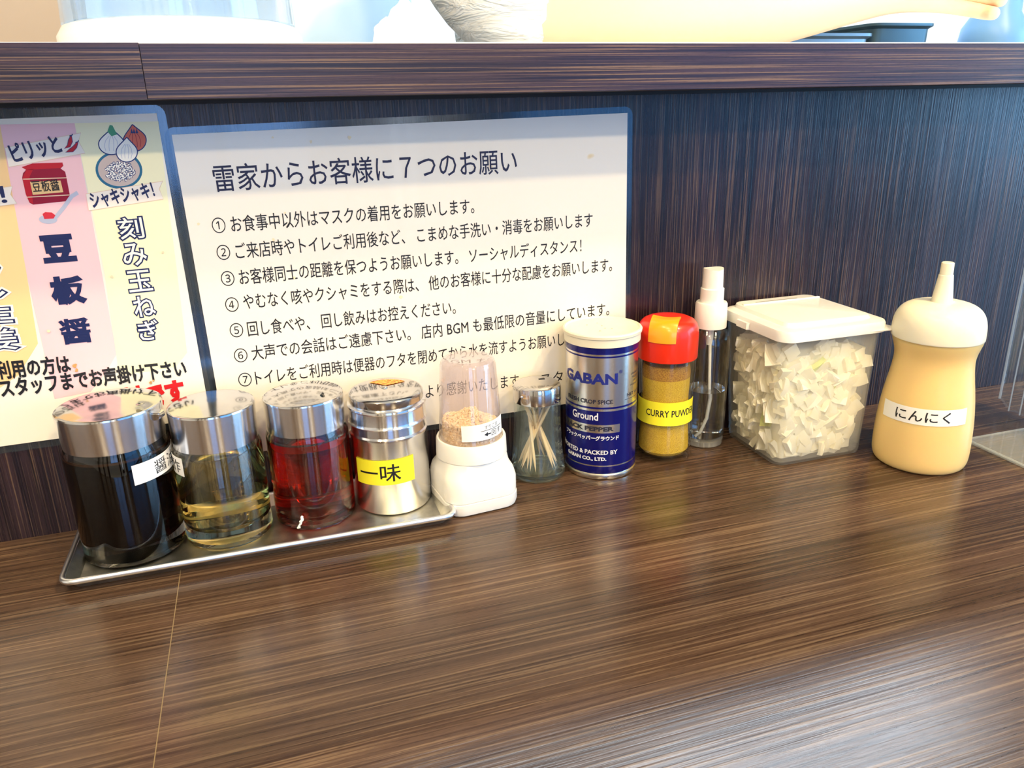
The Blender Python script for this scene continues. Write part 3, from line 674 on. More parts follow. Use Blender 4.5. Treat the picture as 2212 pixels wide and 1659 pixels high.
# ------------------------------------------------------------------ sauce bottles
def sauce_bottle(name, label, x, y, rb, zshoulder, ztop, zlid, rl_t, rl_b, liquid, level, lname, film=False, fl=.0102):
    t = thing(name, (x, y, TZ), label, 'sauce bottle')
    T = TZ; g = rb
    outer = [(0, .0022), (g - .006, .0022), (g - .004, .0002), (g - .0015, .0002), (g, .002), (g, zlid - T - .004), (g - .0012, zlid - T - .0005), (rl_b - .0015, zlid - T + .006)]
    inner = [(rl_b - .0035, zlid - T + .006), (g - .0032, zlid - T - .0015), (g - .0024, zlid - T - .006), (g - .0024, fl + .0043), (g - .005, fl + .001), (0, fl)]
    bm = bmesh.new(); lathe(bm, outer + inner, x, y, T, 80, close_b=False, close_t=False); fix(bm)
    new_obj('glass_body', bm, M['glass'], t)
    e = .00012
    lz = level - T
    prof = [(0, fl - e), (g - .005 + e, fl + .001 - e), (g - .0024 + e, fl + .0043 - e), (g - .0024 + e, min(lz, zlid - T - .006)), (g - .0035, lz - .0001), (0, lz - .0006)]
    lathe_obj(lname, prof, liquid, t, x, y, T, 80)
    if film:
        lathe_obj('sauce_film', [(g - .0024 + e, lz), (g - .0024 + e, zlid - T - .006), (g - .0030, zlid - T - .006), (g - .0030, lz)], M['soyfilm'], t, x, y, T, 80, close_b=False, close_t=False)
    h = zshoulder
    lid = [(rl_b - .0012, zlid), (rl_b, zlid + .0003), (rl_b + (rl_t - rl_b) * .5, (zlid + h) / 2), (rl_t, h - .0016), (rl_t, h - .0012), (rl_t - .0003, h - .0004), (rl_t - .0010, h), (rl_t - .0018, h + .0001)]
    for k in range(1, 9):
        q_ = 1 - k / 9; lid.append(((rl_t - .0018) * q_, h + .0001 + (ztop - h) * (1 - q_ * q_)))
    lid.append((0, ztop))
    lathe_obj('metal_cap', lid, [M['chrome'], M['brushed']], t, x, y, 0, 96, close_b=False, mis=[1] * 4 + [0] * 20)
    return t
def cap_hole(t, px, py, z, r=.0012):
    p = at_z(px, py, z); o = lathe_obj('air_hole', [(0, .0004), (r, .0004), (r * 1.5, 0)], M['chrome'], t, p.x, p.y, z + .0002, 16, close_b=False)
    lathe_obj('hole_core', [(0, .0006), (r * .6, .0006)], M['ink'], o, p.x, p.y, z + .0002, 12, close_b=False, close_t=False)
soy = sauce_bottle('soy_sauce_bottle', 'largest glass bottle of black soy sauce under a domed steel cap', .0232, -.0383, .0298, .0975, .1015, .0752, .0295, .0283, M['soy'], .0705, 'soy_sauce', True)
cap_hole(soy, 301, 874, .1003, .0013)
# pouring spout of the soy cap, pointing at the next bottle
a_ = math.radians(66); dv = Vector((math.sin(a_), -math.cos(a_), 0)); sd_ = Vector((math.cos(a_), math.sin(a_), 0)); p0 = Vector((.0232, -.0383, 0)) + dv * .0285
bm = bmesh.new()
def SPS(t_, w_, z0, z1): c = p0 + dv * t_; return [c - sd_ * w_ + Vector((0, 0, z0)), c + sd_ * w_ + Vector((0, 0, z0)), c + sd_ * w_ * 1.0 + Vector((0, 0, z1)), c - sd_ * w_ + Vector((0, 0, z1))]
loft(bm, [SPS(-.002, .0042, .0885, .0935), SPS(.003, .0040, .0890, .0935), SPS(.0052, .0030, .0905, .0930)]); bmesh.ops.bevel(bm, geom=bm.edges[:], offset=.0007, segments=2, affect='EDGES'); fix(bm)
new_obj('spout', bm, M['chrome'], soy)
vin = sauce_bottle('vinegar_bottle', 'glass bottle of pale yellow vinegar beside the soy sauce', .0797, -.0392, .0267, .0905, .0925, .0665, .0258, .0252, M['vinegar'], .0625, 'vinegar')
red = sauce_bottle('chilli_oil_bottle', 'glass bottle of deep red chilli oil with a steel cap', .1350, -.0340, .0263, .0880, .0925, .0665, .0253, .0250, M['chili'], .0615, 'chilli_oil', fl=.0045)
cap_hole(red, 697, 851, .0905, .0011)
bpy.context.view_layer.update()
# soy label
rfs = lambda z: .0298
aL, zt = cyl_hit(283, 1007, .0232, -.0383, rfs); _, zb = cyl_hit(292, 1049, .0232, -.0383, rfs)
P = cylmap(.0232, -.0383, rfs, aL, aL + 1.42, zb, zt, zb + .0005, zt + .0005)
bm = bmesh.new(); label_thick(bm, P, 20); lb = new_obj('paper_label', bm, M['label'], soy)
bm = bmesh.new(); P2 = cylmap(.0232, -.0383, rfs, aL + .44, aL + 1.12, zb + .0022, zt - .0018); add_text(bm, '醤油', P2, 0, lift=.0002, full=True, sub=.12); new_obj('label_text', bm, M['ink'], lb, smooth=False)
P = cylmap(.0797, -.0392, lambda z: .0267, -1.45, -.82, .052, .064)
bm = bmesh.new(); label_thick(bm, P, 10); lb = new_obj('paper_label', bm, M['label'], vin)
bm = bmesh.new(); add_text(bm, '酢', lambda u, v, l: P(.15 + .7 * u, .15 + .7 * v, l), 0, lift=.0002, full=True, sub=.2); new_obj('label_text', bm, M['ink'], lb, smooth=False)
# dried drip on the red bottle
aD, zD = cyl_hit(650, 1128, .1350, -.0340, lambda z: .0263)
bm = bmesh.new()
for k in range(14):
    a = aD + (k - 7) * .018 * .6 + random.uniform(-.02, .02); z = zD + (k - 7) * .0006 + random.uniform(-.0006, .0006)
    p = Vector((.1350 + .0264 * math.sin(a), -.0340 - .0264 * math.cos(a), z)); bmesh.ops.create_icosphere(bm, subdivisions=1, radius=random.uniform(.0006, .0012), matrix=Matrix.Translation(p) @ Matrix.Diagonal((1, .3, 1, 1)))
new_obj('dried_drip', bm, M['label'], red)

# ------------------------------------------------------------------ chilli shaker
sx_, sy_ = .1882, -.0330
shk = thing('chilli_pepper_shaker', (sx_, sy_, TZ), 'stainless steel shaker with a yellow label beside the chilli oil', 'shaker')
R0 = .0256
body = [(R0 - .0022, 0), (R0 - .0008, .0006), (R0, .0022), (R0, .0520), (R0 + .0006, .0530), (R0 + .0006, .0545), (R0 - .0004, .0556), (R0 - .0006, .0610)]
lathe_obj('shaker_body', [(0, 0)] + body + [(0, .0610)], M['brushed'], shk, sx_, sy_, TZ, 96)
lid = [(R0 + .0002, .0612), (R0 + .0008, .0620), (R0 + .0002, .0630), (R0, .0640), (R0, .0716), (R0 + .0006, .0724), (R0 + .0004, .0736), (R0 - .0010, .0744), (R0 - .0014, .0750)]
lathe_obj('lid_ring', [(0, .0612)] + lid + [(0, .0750)], M['brushed'], shk, sx_, sy_, TZ, 96)
cap = [(R0 - .0012, .0752), (R0 - .0010, .0758), (R0 - .0010, .0800), (R0 - .0020, .0812), (R0 - .0036, .0817), (0, .0824)]
dial = lathe_obj('dial_cap', [(0, .0752)] + cap, M['chrome'], shk, sx_, sy_, TZ, 96)
bm = bmesh.new(); z = TZ + .0827
c0 = Vector((sx_, sy_, z)); pts = [c0 + Vector((.003 * math.cos(a), .003 * math.sin(a), 0)) for a in (math.radians(112), math.radians(35))]
arc = [c0 + Vector((.0175 * math.cos(math.radians(a)), .0175 * math.sin(math.radians(a)), -.0006)) for a in range(30, 121, 10)]
vs = [bm.verts.new(c0 + Vector((.0035 * math.cos(1.2), .0035 * math.sin(1.2), 0)))] + [bm.verts.new(p) for p in arc]; bm.faces.new(vs)
chm = mat('chilli_flakes', (.80, .26, .03), .6); n_ = noise(chm, (500, 500, 500), 3); lk(chm, ramp(chm, n_, [(.4, (.55, .10, .01)), (.55, (.90, .45, .10))]), bsdf(chm).inputs['Base Color'])
new_obj('opening', bm, chm, dial, smooth=False)
bm = bmesh.new(); bmesh.ops.create_uvsphere(bm, u_segments=20, v_segments=10, radius=.0022, matrix=Matrix.Translation((sx_ - .0005, sy_, TZ + .0824)) @ Matrix.Diagonal((1, 1, .5, 1))); new_obj('rivet', bm, M['chrome'], dial)
rf = lambda z: R0
a0, z1 = cyl_hit(770, 987, sx_, sy_, rf); _, z0 = cyl_hit(776, 1039, sx_, sy_, rf); a1, z1r = cyl_hit(892, 981, sx_, sy_, rf); _, z0r = cyl_hit(896, 1034, sx_, sy_, rf)
P = cylmap(sx_, sy_, rf, a0, a1, z0, z1, z0r, z1r); bm = bmesh.new(); label_thick(bm, P, 20); lb = new_obj('yellow_label', bm, M['ylabel'], shk)
def subP(P, u0, u1, v0, v1): return lambda u, v, l: P(u0 + (u1 - u0) * u, v0 + (v1 - v0) * v, l)
bm = bmesh.new(); add_text(bm, '一味', subP(P, .10, .77, .14, .80), .0001, lift=.0002, sub=.06); new_obj('label_text', bm, M['ink'], lb, smooth=False)

# ------------------------------------------------------------------ sesame grinder
gx, gy = .2418, -.0470
gr = thing('sesame_grinder', (gx, gy, 0), 'white sesame grinder with a clear upturned cup beside the tray', 'grinder')
def RQ(h, z, r, rot=.10, n=7):
    return [(gx + p[0] * math.cos(rot) - p[1] * math.sin(rot), gy + p[0] * math.sin(rot) + p[1] * math.cos(rot), z) for p in rrect(h, h, r, n)]
H = .0262
bm = bmesh.new(); loft(bm, [RQ(H - .004, 0, .010), RQ(H - .0008, .0012, .012), RQ(H, .004, .0125), RQ(H, .0092, .0125), RQ(H - .0007, .0095, .0125)]); fix(bm); new_obj('base_plate', bm, M['white_pl'], gr)
bm = bmesh.new()
def RC(k, h, r, z, cr):
    """blend rounded square (k=0) to circle (k=1)"""
    a = RQ(h, z, r); out = []
    for q in a:
        d = Vector((q[0] - gx, q[1] - gy)); c = d.normalized() * cr; m_ = d.lerp(c, k); out.append((gx + m_.x, gy + m_.y, z))
    return out
CR = .0243
loft(bm, [RC(0, H - .0009, .0125, .0096, CR), RC(0, H - .0003, .0125, .0102, CR), RC(0, H - .0003, .0125, .021, CR), RC(.1, H - .0012, .013, .0265, CR), RC(.45, H - .003, .013, .0305, CR), RC(.85, H - .003, .013, .0335, CR), RC(1, H, .013, .0350, CR), RC(1, H, .013, .0352, CR - .0004)]); fix(bm)
new_obj('grinder_body', bm, M['white_pl'], gr)
lathe_obj('collar', [(0, .0353), (CR - .0006, .0353), (CR, .0358), (CR - .0004, .0470), (CR - .0010, .0484), (CR - .0022, .0484), (CR - .0026, .0460), (0, .0460)], M['white_pl'], gr, gx, gy, 0, 80)
cb, ctp = .0217, .0187
rfc = interp([(cb, .0465), (ctp, .098)])
cup = [(cb, .0463), (cb + .0004, .0475), (cb - .0002, .0490), (ctp, .0985), (ctp - .0010, .1018), (ctp - .0035, .1036), (ctp - .006, .1030), (0, .1026)]
cin = [(0, .1016), (ctp - .0060, .1019), (ctp - .0035, .1024), (ctp - .0020, .1010), (ctp - .0012, .0980), (cb - .0014, .0490), (cb - .0014, .0463)]
bm = bmesh.new(); lathe(bm, cup, gx, gy, 0, 80, close_b=False, close_t=False); lathe(bm, cin, gx, gy, 0, 80, close_b=False, close_t=False); fix(bm)
new_obj('clear_cup', bm, M['cup'], gr)
# sesame seeds: heap of grains
bm = bmesh.new(); random.seed(5); prot = bmesh.new(); bmesh.ops.create_icosphere(prot, subdivisions=1, radius=1); PV = [v.co.copy() for v in prot.verts]; PF = [[v.index for v in f.verts] for f in prot.faces]; prot.free()
SV = []; SF = []
def top_h(x, y): return .0605 - .0010 * ((x - .002) ** 2 + y * y) / .0004 + .0012 * math.sin(x * 320) 
for _ in range(2600):
    a = random.random() * 2 * PI; edge = random.random() < .55
    if edge: r = .0186 - random.random() * .0012; zz = .048 + random.random() * .0135
    else: r = .0186 * math.sqrt(random.random()); zz = 1.0
    x, y = r * math.cos(a), r * math.sin(a); hmax = top_h(x, y) - (.002 if x > .008 else 0)
    if zz > hmax: zz = hmax + random.uniform(-.0012, .0006)
    s = random.uniform(.00062, .00092); R3 = Matrix.Rotation(random.random() * 6, 3, Vector((random.random() - .5, random.random() - .5, random.random() - .5)).normalized())
    b0 = len(SV)
    for v in PV: SV.append(tuple(Vector((gx + x, gy + y, zz)) + R3 @ Vector((v.x * s * 1.5, v.y * s, v.z * s * .75))))
    SF += [[i + b0 for i in f] for f in PF]
me = bpy.data.meshes.new('sesame_seeds'); me.from_pydata(SV, [], SF); sesm = mat('sesame', (.9, .7, .4), .6)
n_ = noise(sesm, (420, 420, 420), 2); lk(sesm, ramp(sesm, n_, [(.35, (.80, .58, .28)), (.6, (.98, .84, .52))]), bsdf(sesm).inputs['Base Color']); me.materials.append(sesm)
so = bpy.data.objects.new('sesame_seeds', me); COL.objects.link(so); tag(so, 'golden roasted sesame seeds heaped inside the clear grinder cup', 'sesame seeds', kind='stuff')
lathe_obj('seed_bed', [(0, .0462), (.0176, .0462), (.0176, .0575), (.010, .0588), (0, .0592)], sesm, so, gx, gy, 0, 32)['kind'] = 'stuff'
# label on the cup
q = [cyl_hit(*p, gx, gy, lambda z: rfc(z) + .0004) for p in ((998, 955), (1083, 931), (1081, 893), (996, 921))]
def P(u, v, l):
    a = (q[0][0] * (1 - u) + q[1][0] * u) * (1 - v) + (q[3][0] * (1 - u) + q[2][0] * u) * v; z = (q[0][1] * (1 - u) + q[1][1] * u) * (1 - v) + (q[3][1] * (1 - u) + q[2][1] * u) * v
    r = rfc(z) + .0005 + l; return Vector((gx + r * math.sin(a), gy - r * math.cos(a), z))
bm = bmesh.new(); label_thick(bm, P, 18); lb = new_obj('paper_label', bm, M['label'], gr)
bm = bmesh.new(); add_text(bm, 'すりごま', subP(P, .46, .78, .62, .85), 0, lift=.0002, sub=.1); patch(bm, subP(P, .38, .93, .54, .57), 10, 1, lift=.0002)
add_text(bm, '回す', subP(P, .62, .90, .14, .48), 0, lift=.0002, sub=.1)
for a, b, c, d in ((.52, .60, .27, .35),): patch(bm, subP(P, a, b, c, d), 3, 1, lift=.0002)
vs = [bm.verts.new(P(u, v, .0002)) for u, v in ((.45, .31), (.53, .18), (.53, .44))]; bm.faces.new(vs)
new_obj('label_text', bm, M['ink'], lb, smooth=False)

# ------------------------------------------------------------------ toothpick jar
tx, ty = .2975, -.0258
tj = thing('toothpick_jar', (tx, ty, 0), 'small greenish glass jar with a round steel cap filled with toothpicks', 'jar')
outer = [(0, .0014), (.0150, .0014), (.0175, .0002), (.0195, .0010), (.0204, .0035), (.0203, .0060), (.0190, .0160), (.0178, .0270), (.0172, .0400), (.0169, .0500), (.0170, .0570), (.0166, .0590)]
inner = [(.0150, .0590), (.0150, .0500), (.0153, .0400), (.0159, .0270), (.0170, .0160), (.0178, .0085), (.0160, .0062), (0, .0058)]
bm = bmesh.new(); lathe(bm, outer + inner, tx, ty, 0, 72, close_b=False, close_t=False); fix(bm); new_obj('glass_body', bm, thin('jar_green', (.95, .98, .95), 1.5, .02, .05, (.7, .8, .7)), tj)
lathe_obj('glass_base', [(0, .0016), (.0150, .0016), (.0175, .0008), (.0198, .0034), (.0196, .0056), (.0160, .0057), (0, .0054)], M['green_glass'], tj, tx, ty, 0, 72)
tcap = lathe_obj('metal_cap', [(.0156, .0588), (.0172, .0590), (.0173, .0596), (.0172, .0690), (.0166, .0706), (.0150, .0715), (.0120, .0719), (0, .0722)], M['chrome'], tj, tx, ty, 0, 96, close_b=False)
p = at_z(1170, 818, .0722); box_obj('slot', (p.x - .0022, p.y - .001, .0718), (p.x + .0022, p.y + .001, .0723), M['ink'], tcap)
a, z = cyl_hit(1127, 858, tx, ty, lambda z: .0173)
bm = bmesh.new(); bmesh.ops.create_uvsphere(bm, u_segments=16, v_segments=8, radius=.0012, matrix=Matrix.Translation((tx + .0173 * math.sin(a), ty - .0173 * math.cos(a), z))); new_obj('rivet', bm, M['chrome'], tcap)
wpick = mat('toothpick_wood', (.78, .55, .36), .6); n_ = noise(wpick, (300, 300, 40), 3); lk(wpick, ramp(wpick, n_, [(.35, (.74, .50, .31)), (.65, (.86, .66, .46))]), bsdf(wpick).inputs['Base Color'])
bm = bmesh.new(); lathe(bm, [(0, 0), (.0005, .004), (.00100, .010), (.00105, .046), (.00070, .0468), (.00070, .0476), (.00105, .0484), (.00105, .0505), (.00070, .0513), (.00070, .0521), (.00105, .0529), (.00100, .0558), (0, .0562)], 0, 0, 0, 10); fix(bm)
pk0 = new_obj('toothpick', bm, wpick); pick_me = pk0.data
random.seed(11); first = True; view_az = math.atan2(CP.x - tx, -(CP.y - ty))
NP = 20
for k in range(NP):
    a = (0 if k % 2 else PI) + (k // 2 - 4.5) / 4.5 * 1.05 + random.uniform(-.08, .08); tw = PI + random.uniform(-.45, .45) - .35 * (1 if k % 2 else -1); rb_, rt_ = .0150 - .0010 * (k % 3), .0122
    B = Vector((tx + rb_ * math.cos(a), ty + rb_ * math.sin(a), .0072)); T_ = Vector((tx + rt_ * math.cos(a + tw), ty + rt_ * math.sin(a + tw), .061))
    d = (T_ - B).normalized(); o = pk0 if first else pk0.copy()
    if not first: COL.objects.link(o)
    first = False
    o.location = B; o.rotation_euler = d.to_track_quat('Z', 'Y').to_euler()
    tag(o, 'thin pale wooden toothpick crossing the others inside the small glass jar', 'toothpick', 'toothpicks in the glass jar')

# ------------------------------------------------------------------ pepper can
px_, py_ = .3465, -.0290
pc_ = thing('black_pepper_can', (px_, py_, 0), 'tall blue and silver ground pepper can with a cream plastic lid', 'can')
RP = .0262
def zfront(yy, x, y, r):
    dx, dy = CP.x - x, CP.y - y; a = math.atan2(dx, -dy); fx, fy = x + r * math.sin(a), y - r * math.cos(a)
    dc = (Vector((fx, fy, .05)) - CP); u = dc.dot(RT) / dc.dot(FW); X = 1106 + FPX * u
    d = ray(X, yy); ax_ = Vector((fx - CP.x, fy - CP.y)); t = ax_.length_squared / (ax_.x * d.x + ax_.y * d.y); return CP.z + d.z * t
zf = lambda yy: zfront(yy, px_, py_, RP)
cy = lambda v: 640 + v / 3.95
bands = [(1530, 'b'), (1456, 's'), (1446, 'b'), (985, 's'), (966, 'b'), (950, 's'), (531, 'b'), (517, 's'), (502, 'b')]
prof = [(RP - .0020, 0), (RP + .0003, .0006), (RP + .0006, .0020), (RP + .0004, .0036), (RP - .0004, .0042), (RP, .0048)]; mis = [1, 1, 1, 1, 1]
cur = 'b'
for v, nx_ in bands[1:] + [(400, None)]:
    z = zf(cy(v)); prof.append((RP, z)); mis.append(0 if cur == 'b' else 1); cur = nx_
prof += [(RP, .1015)]; mis += [0]
bm = bmesh.new(); lathe(bm, [(0, .001)] + prof + [(0, .1015)], px_, py_, 0, 120, close_b=False, close_t=False, mis=[1] + mis + [0]); fix(bm)
can = new_obj('can_body', bm, [M['can_blue'], M['can_silver']], pc_)
zl = .0985; RL = .0284
lidp = [(RP + .0002, zl), (RL - .0008, zl + .0004), (RL - .0008, zl + .0030), (RL, zl + .0038), (RL + .0003, zl + .0065), (RL - .0004, zl + .0078), (RL - .0014, zl + .0080), (RL - .0026, zl + .0070), (RL - .0050, zl + .0066), (0, zl + .0066)]
lidp = [(RP + .0002, .1005), (RL - .0010, .1005), (RL - .0009, .1060), (RL - .0001, .1066), (RL + .0001, .1084), (RL - .0005, .1092), (RL - .0016, .1095), (RL - .0024, .1082), (RL - .0050, .1078), (0, .1081)]
pl = lathe_obj('plastic_lid', lidp, M['cream_pl'], pc_, px_, py_, 0, 96, close_b=False)
bm = bmesh.new()
for (dx, dy) in ((1290, 698), (1300, 704), (1307, 709), (1322, 710), (1268, 702), (1296, 715)):
    p = at_z(dx, dy, .1081); bmesh.ops.create_circle(bm, cap_ends=True, segments=8, radius=.0006, matrix=Matrix.Translation((p.x, p.y, .10825)))
new_obj('shaker_holes', bm, mat('hole_shadow', (.45, .38, .28), .8), pl, smooth=False)
VA = math.atan2(CP.x - px_, -(CP.y - py_)); CXP, RPX = 1298.5, 75.5
def ang(cropx):
    u = ((1180 + cropx / 3.95) - CXP) / RPX; return VA + math.asin(max(-.999, min(.999, u)))
def can_text(s, x0, x1, y0, y1, m, off=0.0, full=True, a0=None, sub=.03, name='can_text'):
    """y0,y1: top and bottom rows where the line would cross the can's nearest column"""
    P = cylmap(px_, py_, lambda z: RP, ang(x0) if a0 is None else a0, ang(x1), zf(cy(y1)), zf(cy(y0)), off=.0001)
    bm = bmesh.new(); add_text(bm, s, P, off, lift=.0001, full=full, sub=sub); return new_obj(name, bm, m, can, smooth=False)
inkb = mat('can_ink_blue', (.012, .02, .20), .35); inkw = mat('can_ink_white', (.75, .76, .82), .35); inkk = mat('can_ink_black', (.02, .02, .04), .4)
can_text('GABAN', 160, 592, 668, 752, inkb, .00042, a0=VA - 1.19)
can_text('®', 606, 634, 640, 668, inkb, 0)
can_text('FRESH CROP SPICE', 177, 562, 888, 922, inkk, .00012, a0=VA - 1.10)
can_text('Ground', 240, 445, 1000, 1062, inkw, .00014)
P = cylmap(px_, py_, lambda z: RP, VA - 1.35, ang(622), zf(cy(1170)), zf(cy(1100)), off=.00012)
bm = bmesh.new(); patch(bm, P, 24, 1); new_obj('silver_strip', bm, M['can_silver'], can)
can_text('BLACK PEPPER', 0, 567, 1118, 1152, inkk, .00022, a0=VA - 1.28)
can_text('ブラックペッパーグラウンド', 0, 615, 1195, 1232, inkw, .00014, a0=VA - 1.21)
can_text('IMPORTED & PACKED BY', 0, 605, 1318, 1352, inkw, .00012, a0=VA - 1.49)
can_text('GABAN CO., LTD.', 190, 517, 1376, 1408, inkw, .00016, a0=VA - 1.10)
def can_text2(s, a0, a1, y0, y1, m, off=0.0):
    P = cylmap(px_, py_, lambda z: RP, a0, a1, zf(cy(y1)), zf(cy(y0)), off=.0001); bm = bmesh.new(); add_text(bm, s, P, off, lift=.0001, full=True, sub=.05); new_obj('can_text', bm, m, can, smooth=False)
A0 = ang(705)
can_text2('LABORATORY TESTED', A0, A0 + .9, 690, 706, inkk); can_text2('PRODUCTS WHICH', A0 + .06, A0 + .9, 722, 738, inkk); can_text2('ARE OF THE', A0 + .10, A0 + .7, 754, 770, inkk); can_text2('HIGHEST QUALITY', A0 - .02, A0 + .9, 786, 802, inkk)
can_text2('NET WT.', ang(676), ang(676) + .62, 856, 882, inkk)
P = cylmap(px_, py_, lambda z: RP, ang(656), ang(656) + .9, zf(cy(906)), zf(cy(903)), off=.0001); bm = bmesh.new(); patch(bm, P, 10, 1); new_obj('rule_line', bm, inkk, can)

# ------------------------------------------------------------------ curry powder jar
qx, qy = .4002, -.0280
cj = thing('curry_powder_jar', (qx, qy, 0), 'glass spice jar of yellow curry powder with a red and orange cap', 'spice jar')
outer = [(0, .0010), (.0160, .0010), (.0190, 0), (.0212, .0012), (.0220, .0042), (.0219, .0150), (.0212, .0260), (.0205, .0350), (.0203, .0450), (.0206, .0560), (.0213, .0680), (.0216, .0760), (.0212, .0810)]
inner = [(.0198, .0810), (.0200, .0760), (.0196, .0680), (.0189, .0560), (.0186, .0450), (.0188, .0350), (.0195, .0260), (.0203, .0150), (.0204, .0080), (.0180, .0050), (0, .0045)]
bm = bmesh.new(); lathe(bm, outer, qx, qy, 0, 72, close_b=False, close_t=False); lathe(bm, inner, qx, qy, 0, 72, close_b=False, close_t=False); fix(bm); new_obj('glass_body', bm, M['jarglass'], cj)
capr = [(.0214, .0805), (.0221, .0806), (.0223, .0815), (.0224, .0980), (.0220, .1020), (.0208, .1058), (.0188, .1082), (.0155, .1098), (.010, .1106), (0, .1108)]
rc = lathe_obj('red_cap', capr, M['red_pl'], cj, qx, qy, 0, 96, close_b=False)
rfcap = interp([(r, z) for r, z in capr[1:8]])
qa = cyl_hit(1180 + 870 / 3.95, 640 + 385 / 3.95, qx, qy, lambda z: .0224); qb = cyl_hit(1180 + 1108 / 3.95, 640 + 398 / 3.95, qx, qy, lambda z: .0224)
am = (qa[0] + qb[0]) / 2; ha = (qb[0] - qa[0]) / 2; zlo = (qa[1] + qb[1]) / 2
bm = bmesh.new(); hw = .0224 * math.sin(ha); path = []
dirv = Vector((math.sin(am), -math.cos(am), 0)); side = Vector((math.cos(am), math.sin(am), 0))
tabp = [(.0229, zlo), (.0230, .0960), (.0228, .1010), (.0218, .1055), (.0196, .1092), (.0160, .1116), (.0115, .1124), (.0070, .1127)]
secs = []
for r, z in tabp:
    row = []
    for k in range(9):
        s_ = -1 + k / 4; off = s_ * hw; dr = r - math.sqrt(max(r * r - off * off, 0)) if r > hw * 1.2 else r * .1 * s_ * s_
        dip = .0009 * max(0, 1 - s_ * s_) if .006 < r < .0125 else 0
        row.append(Vector((qx, qy, z - dip)) + dirv * (r - dr) + side * off)
    secs.append(row)
g = [[bm.verts.new(p) for p in row] for row in secs]
g2 = [[bm.verts.new(p - dirv * (.0012 if i < 5 else 0) - Vector((0, 0, .0014 if i >= 3 else 0))) for p in row] for i, row in enumerate(secs)]
nr = len(g)
for i in range(nr - 1):
    for k in range(8):
        bm.faces.new((g[i][k], g[i][k + 1], g[i + 1][k + 1], g[i + 1][k])); bm.faces.new((g2[i][k], g2[i + 1][k], g2[i + 1][k + 1], g2[i][k + 1]))
for i in range(nr - 1):
    bm.faces.new((g2[i][0], g[i][0], g[i + 1][0], g2[i + 1][0])); bm.faces.new((g[i][8], g2[i][8], g2[i + 1][8], g[i + 1][8]))
for k in range(8): bm.faces.new((g2[0][k], g2[0][k + 1], g[0][k + 1], g[0][k])); bm.faces.new((g[-1][k], g[-1][k + 1], g2[-1][k + 1], g2[-1][k]))
fix(bm); new_obj('flip_tab', bm, M['orange_pl'], rc, auto=60)
pwm = mat('curry_powder', (.62, .40, .03), .85)
n1 = noise(pwm, (2600, 2600, 2600), 1); n2 = noise(pwm, (60, 60, 260), 2)
c_ = ramp(pwm, n1, [(.28, (.42, .24, .015)), (.5, (.68, .44, .03)), (.75, (.84, .62, .08))]); lk(pwm, c_, bsdf(pwm).inputs['Base Color']); bump(pwm, n1, .5, .0008)
pwm2 = mat('curry_powder_crust', (.42, .20, .03), .85); n1 = noise(pwm2, (1300, 1300, 1300), 2); lk(pwm2, ramp(pwm2, n1, [(.35, (.28, .12, .02)), (.65, (.52, .28, .04))]), bsdf(pwm2).inputs['Base Color'])
e = .0015
bm = bmesh.new(); lathe(bm, [(0, .0048), (.0165, .0053), (.0204 - e, .0082), (.0203 - e, .0150), (.0195 - e, .0260), (.0188 - e, .0350), (.0186 - e, .0450), (.0189 - e, .0560), (.0193 - e, .0655), (.0194 - e, .0690), (.0170, .0755), (0, .0765)], qx, qy, 0, 64, close_b=False, close_t=False, mis=[0] * 8 + [1] * 3 ); fix(bm)
tag(new_obj('curry_powder', bm, [pwm, pwm2]), 'yellow curry powder with a browner top layer inside the red capped jar', 'curry powder', kind='stuff')
rfj = interp([(r, z) for r, z in outer[3:]])
q0 = cyl_hit(1180 + 775 / 3.95, 640 + 870 / 3.95, qx, qy, rfj); zt_, zb_ = [zfront(640 + v / 3.95, qx, qy, .0206) for v in (912, 1108)]
VQ = math.atan2(CP.x - qx, -(CP.y - qy))
P = cylmap(qx, qy, rfj, VQ - 1.5, VQ + 1.45, zb_, zt_); bm = bmesh.new(); label_thick(bm, P, 30, 4); lb = new_obj('yellow_label', bm, M['ylabel'], cj)
bm = bmesh.new(); add_text(bm, 'CURRY PUWDER', subP(P, .27, .97, .38, .66), .0001, lift=.0002, full=True, sub=.03); new_obj('label_text', bm, M['ink'], lb, smooth=False)

# ------------------------------------------------------------------ spray bottle
bx_, by_ = .4412, -.0188
sb = thing('spray_bottle', (bx_, by_, 0), 'slim clear spray bottle half full of water with white pump top', 'spray bottle')
Rb = .0159
outer = [(0, .0012), (.0120, .0012), (.0138, 0), (.0153, .0012), (Rb, .0040), (Rb, .0840), (.0152, .0895), (.0132, .0935), (.0105, .0960), (.0100, .0975)]
inner = [(.0090, .0975), (.0094, .0957), (.0124, .0928), (.0143, .0888), (Rb - .0010, .0835), (Rb - .0010, .0080), (.0130, .0064), (0, .0062)]
bm = bmesh.new(); lathe(bm, outer, bx_, by_, 0, 64, close_b=False, close_t=False); lathe(bm, inner, bx_, by_, 0, 64, close_b=False, close_t=False); fix(bm); new_obj('bottle_body', bm, M['jarglass'], sb)
lathe_obj('base_disc', [(0, .0014), (.0148, .0014), (.0152, .0055), (0, .0058)], thin('spray_base', (.8, .82, .82), 1.5, .1, .35), sb, bx_, by_)
zw = zfront(540 + 1035 / 3.317, bx_, by_, Rb)
lathe_obj('water', [(0, .0066), (.0128, .0068), (Rb - .0013, .0084), (Rb - .0013, zw), (0, zw - .0004)], M['water'], sb, bx_, by_)
cp = [(.0100, .0965), (.0121, .0965), (.0122, .0975), (.0119, .1145), (.0112, .1158), (.0088, .1160)]
sc_ = lathe_obj('screw_collar', [(0, .0965)] + cp + [(0, .1160)], M['white_pl'], sb, bx_, by_)
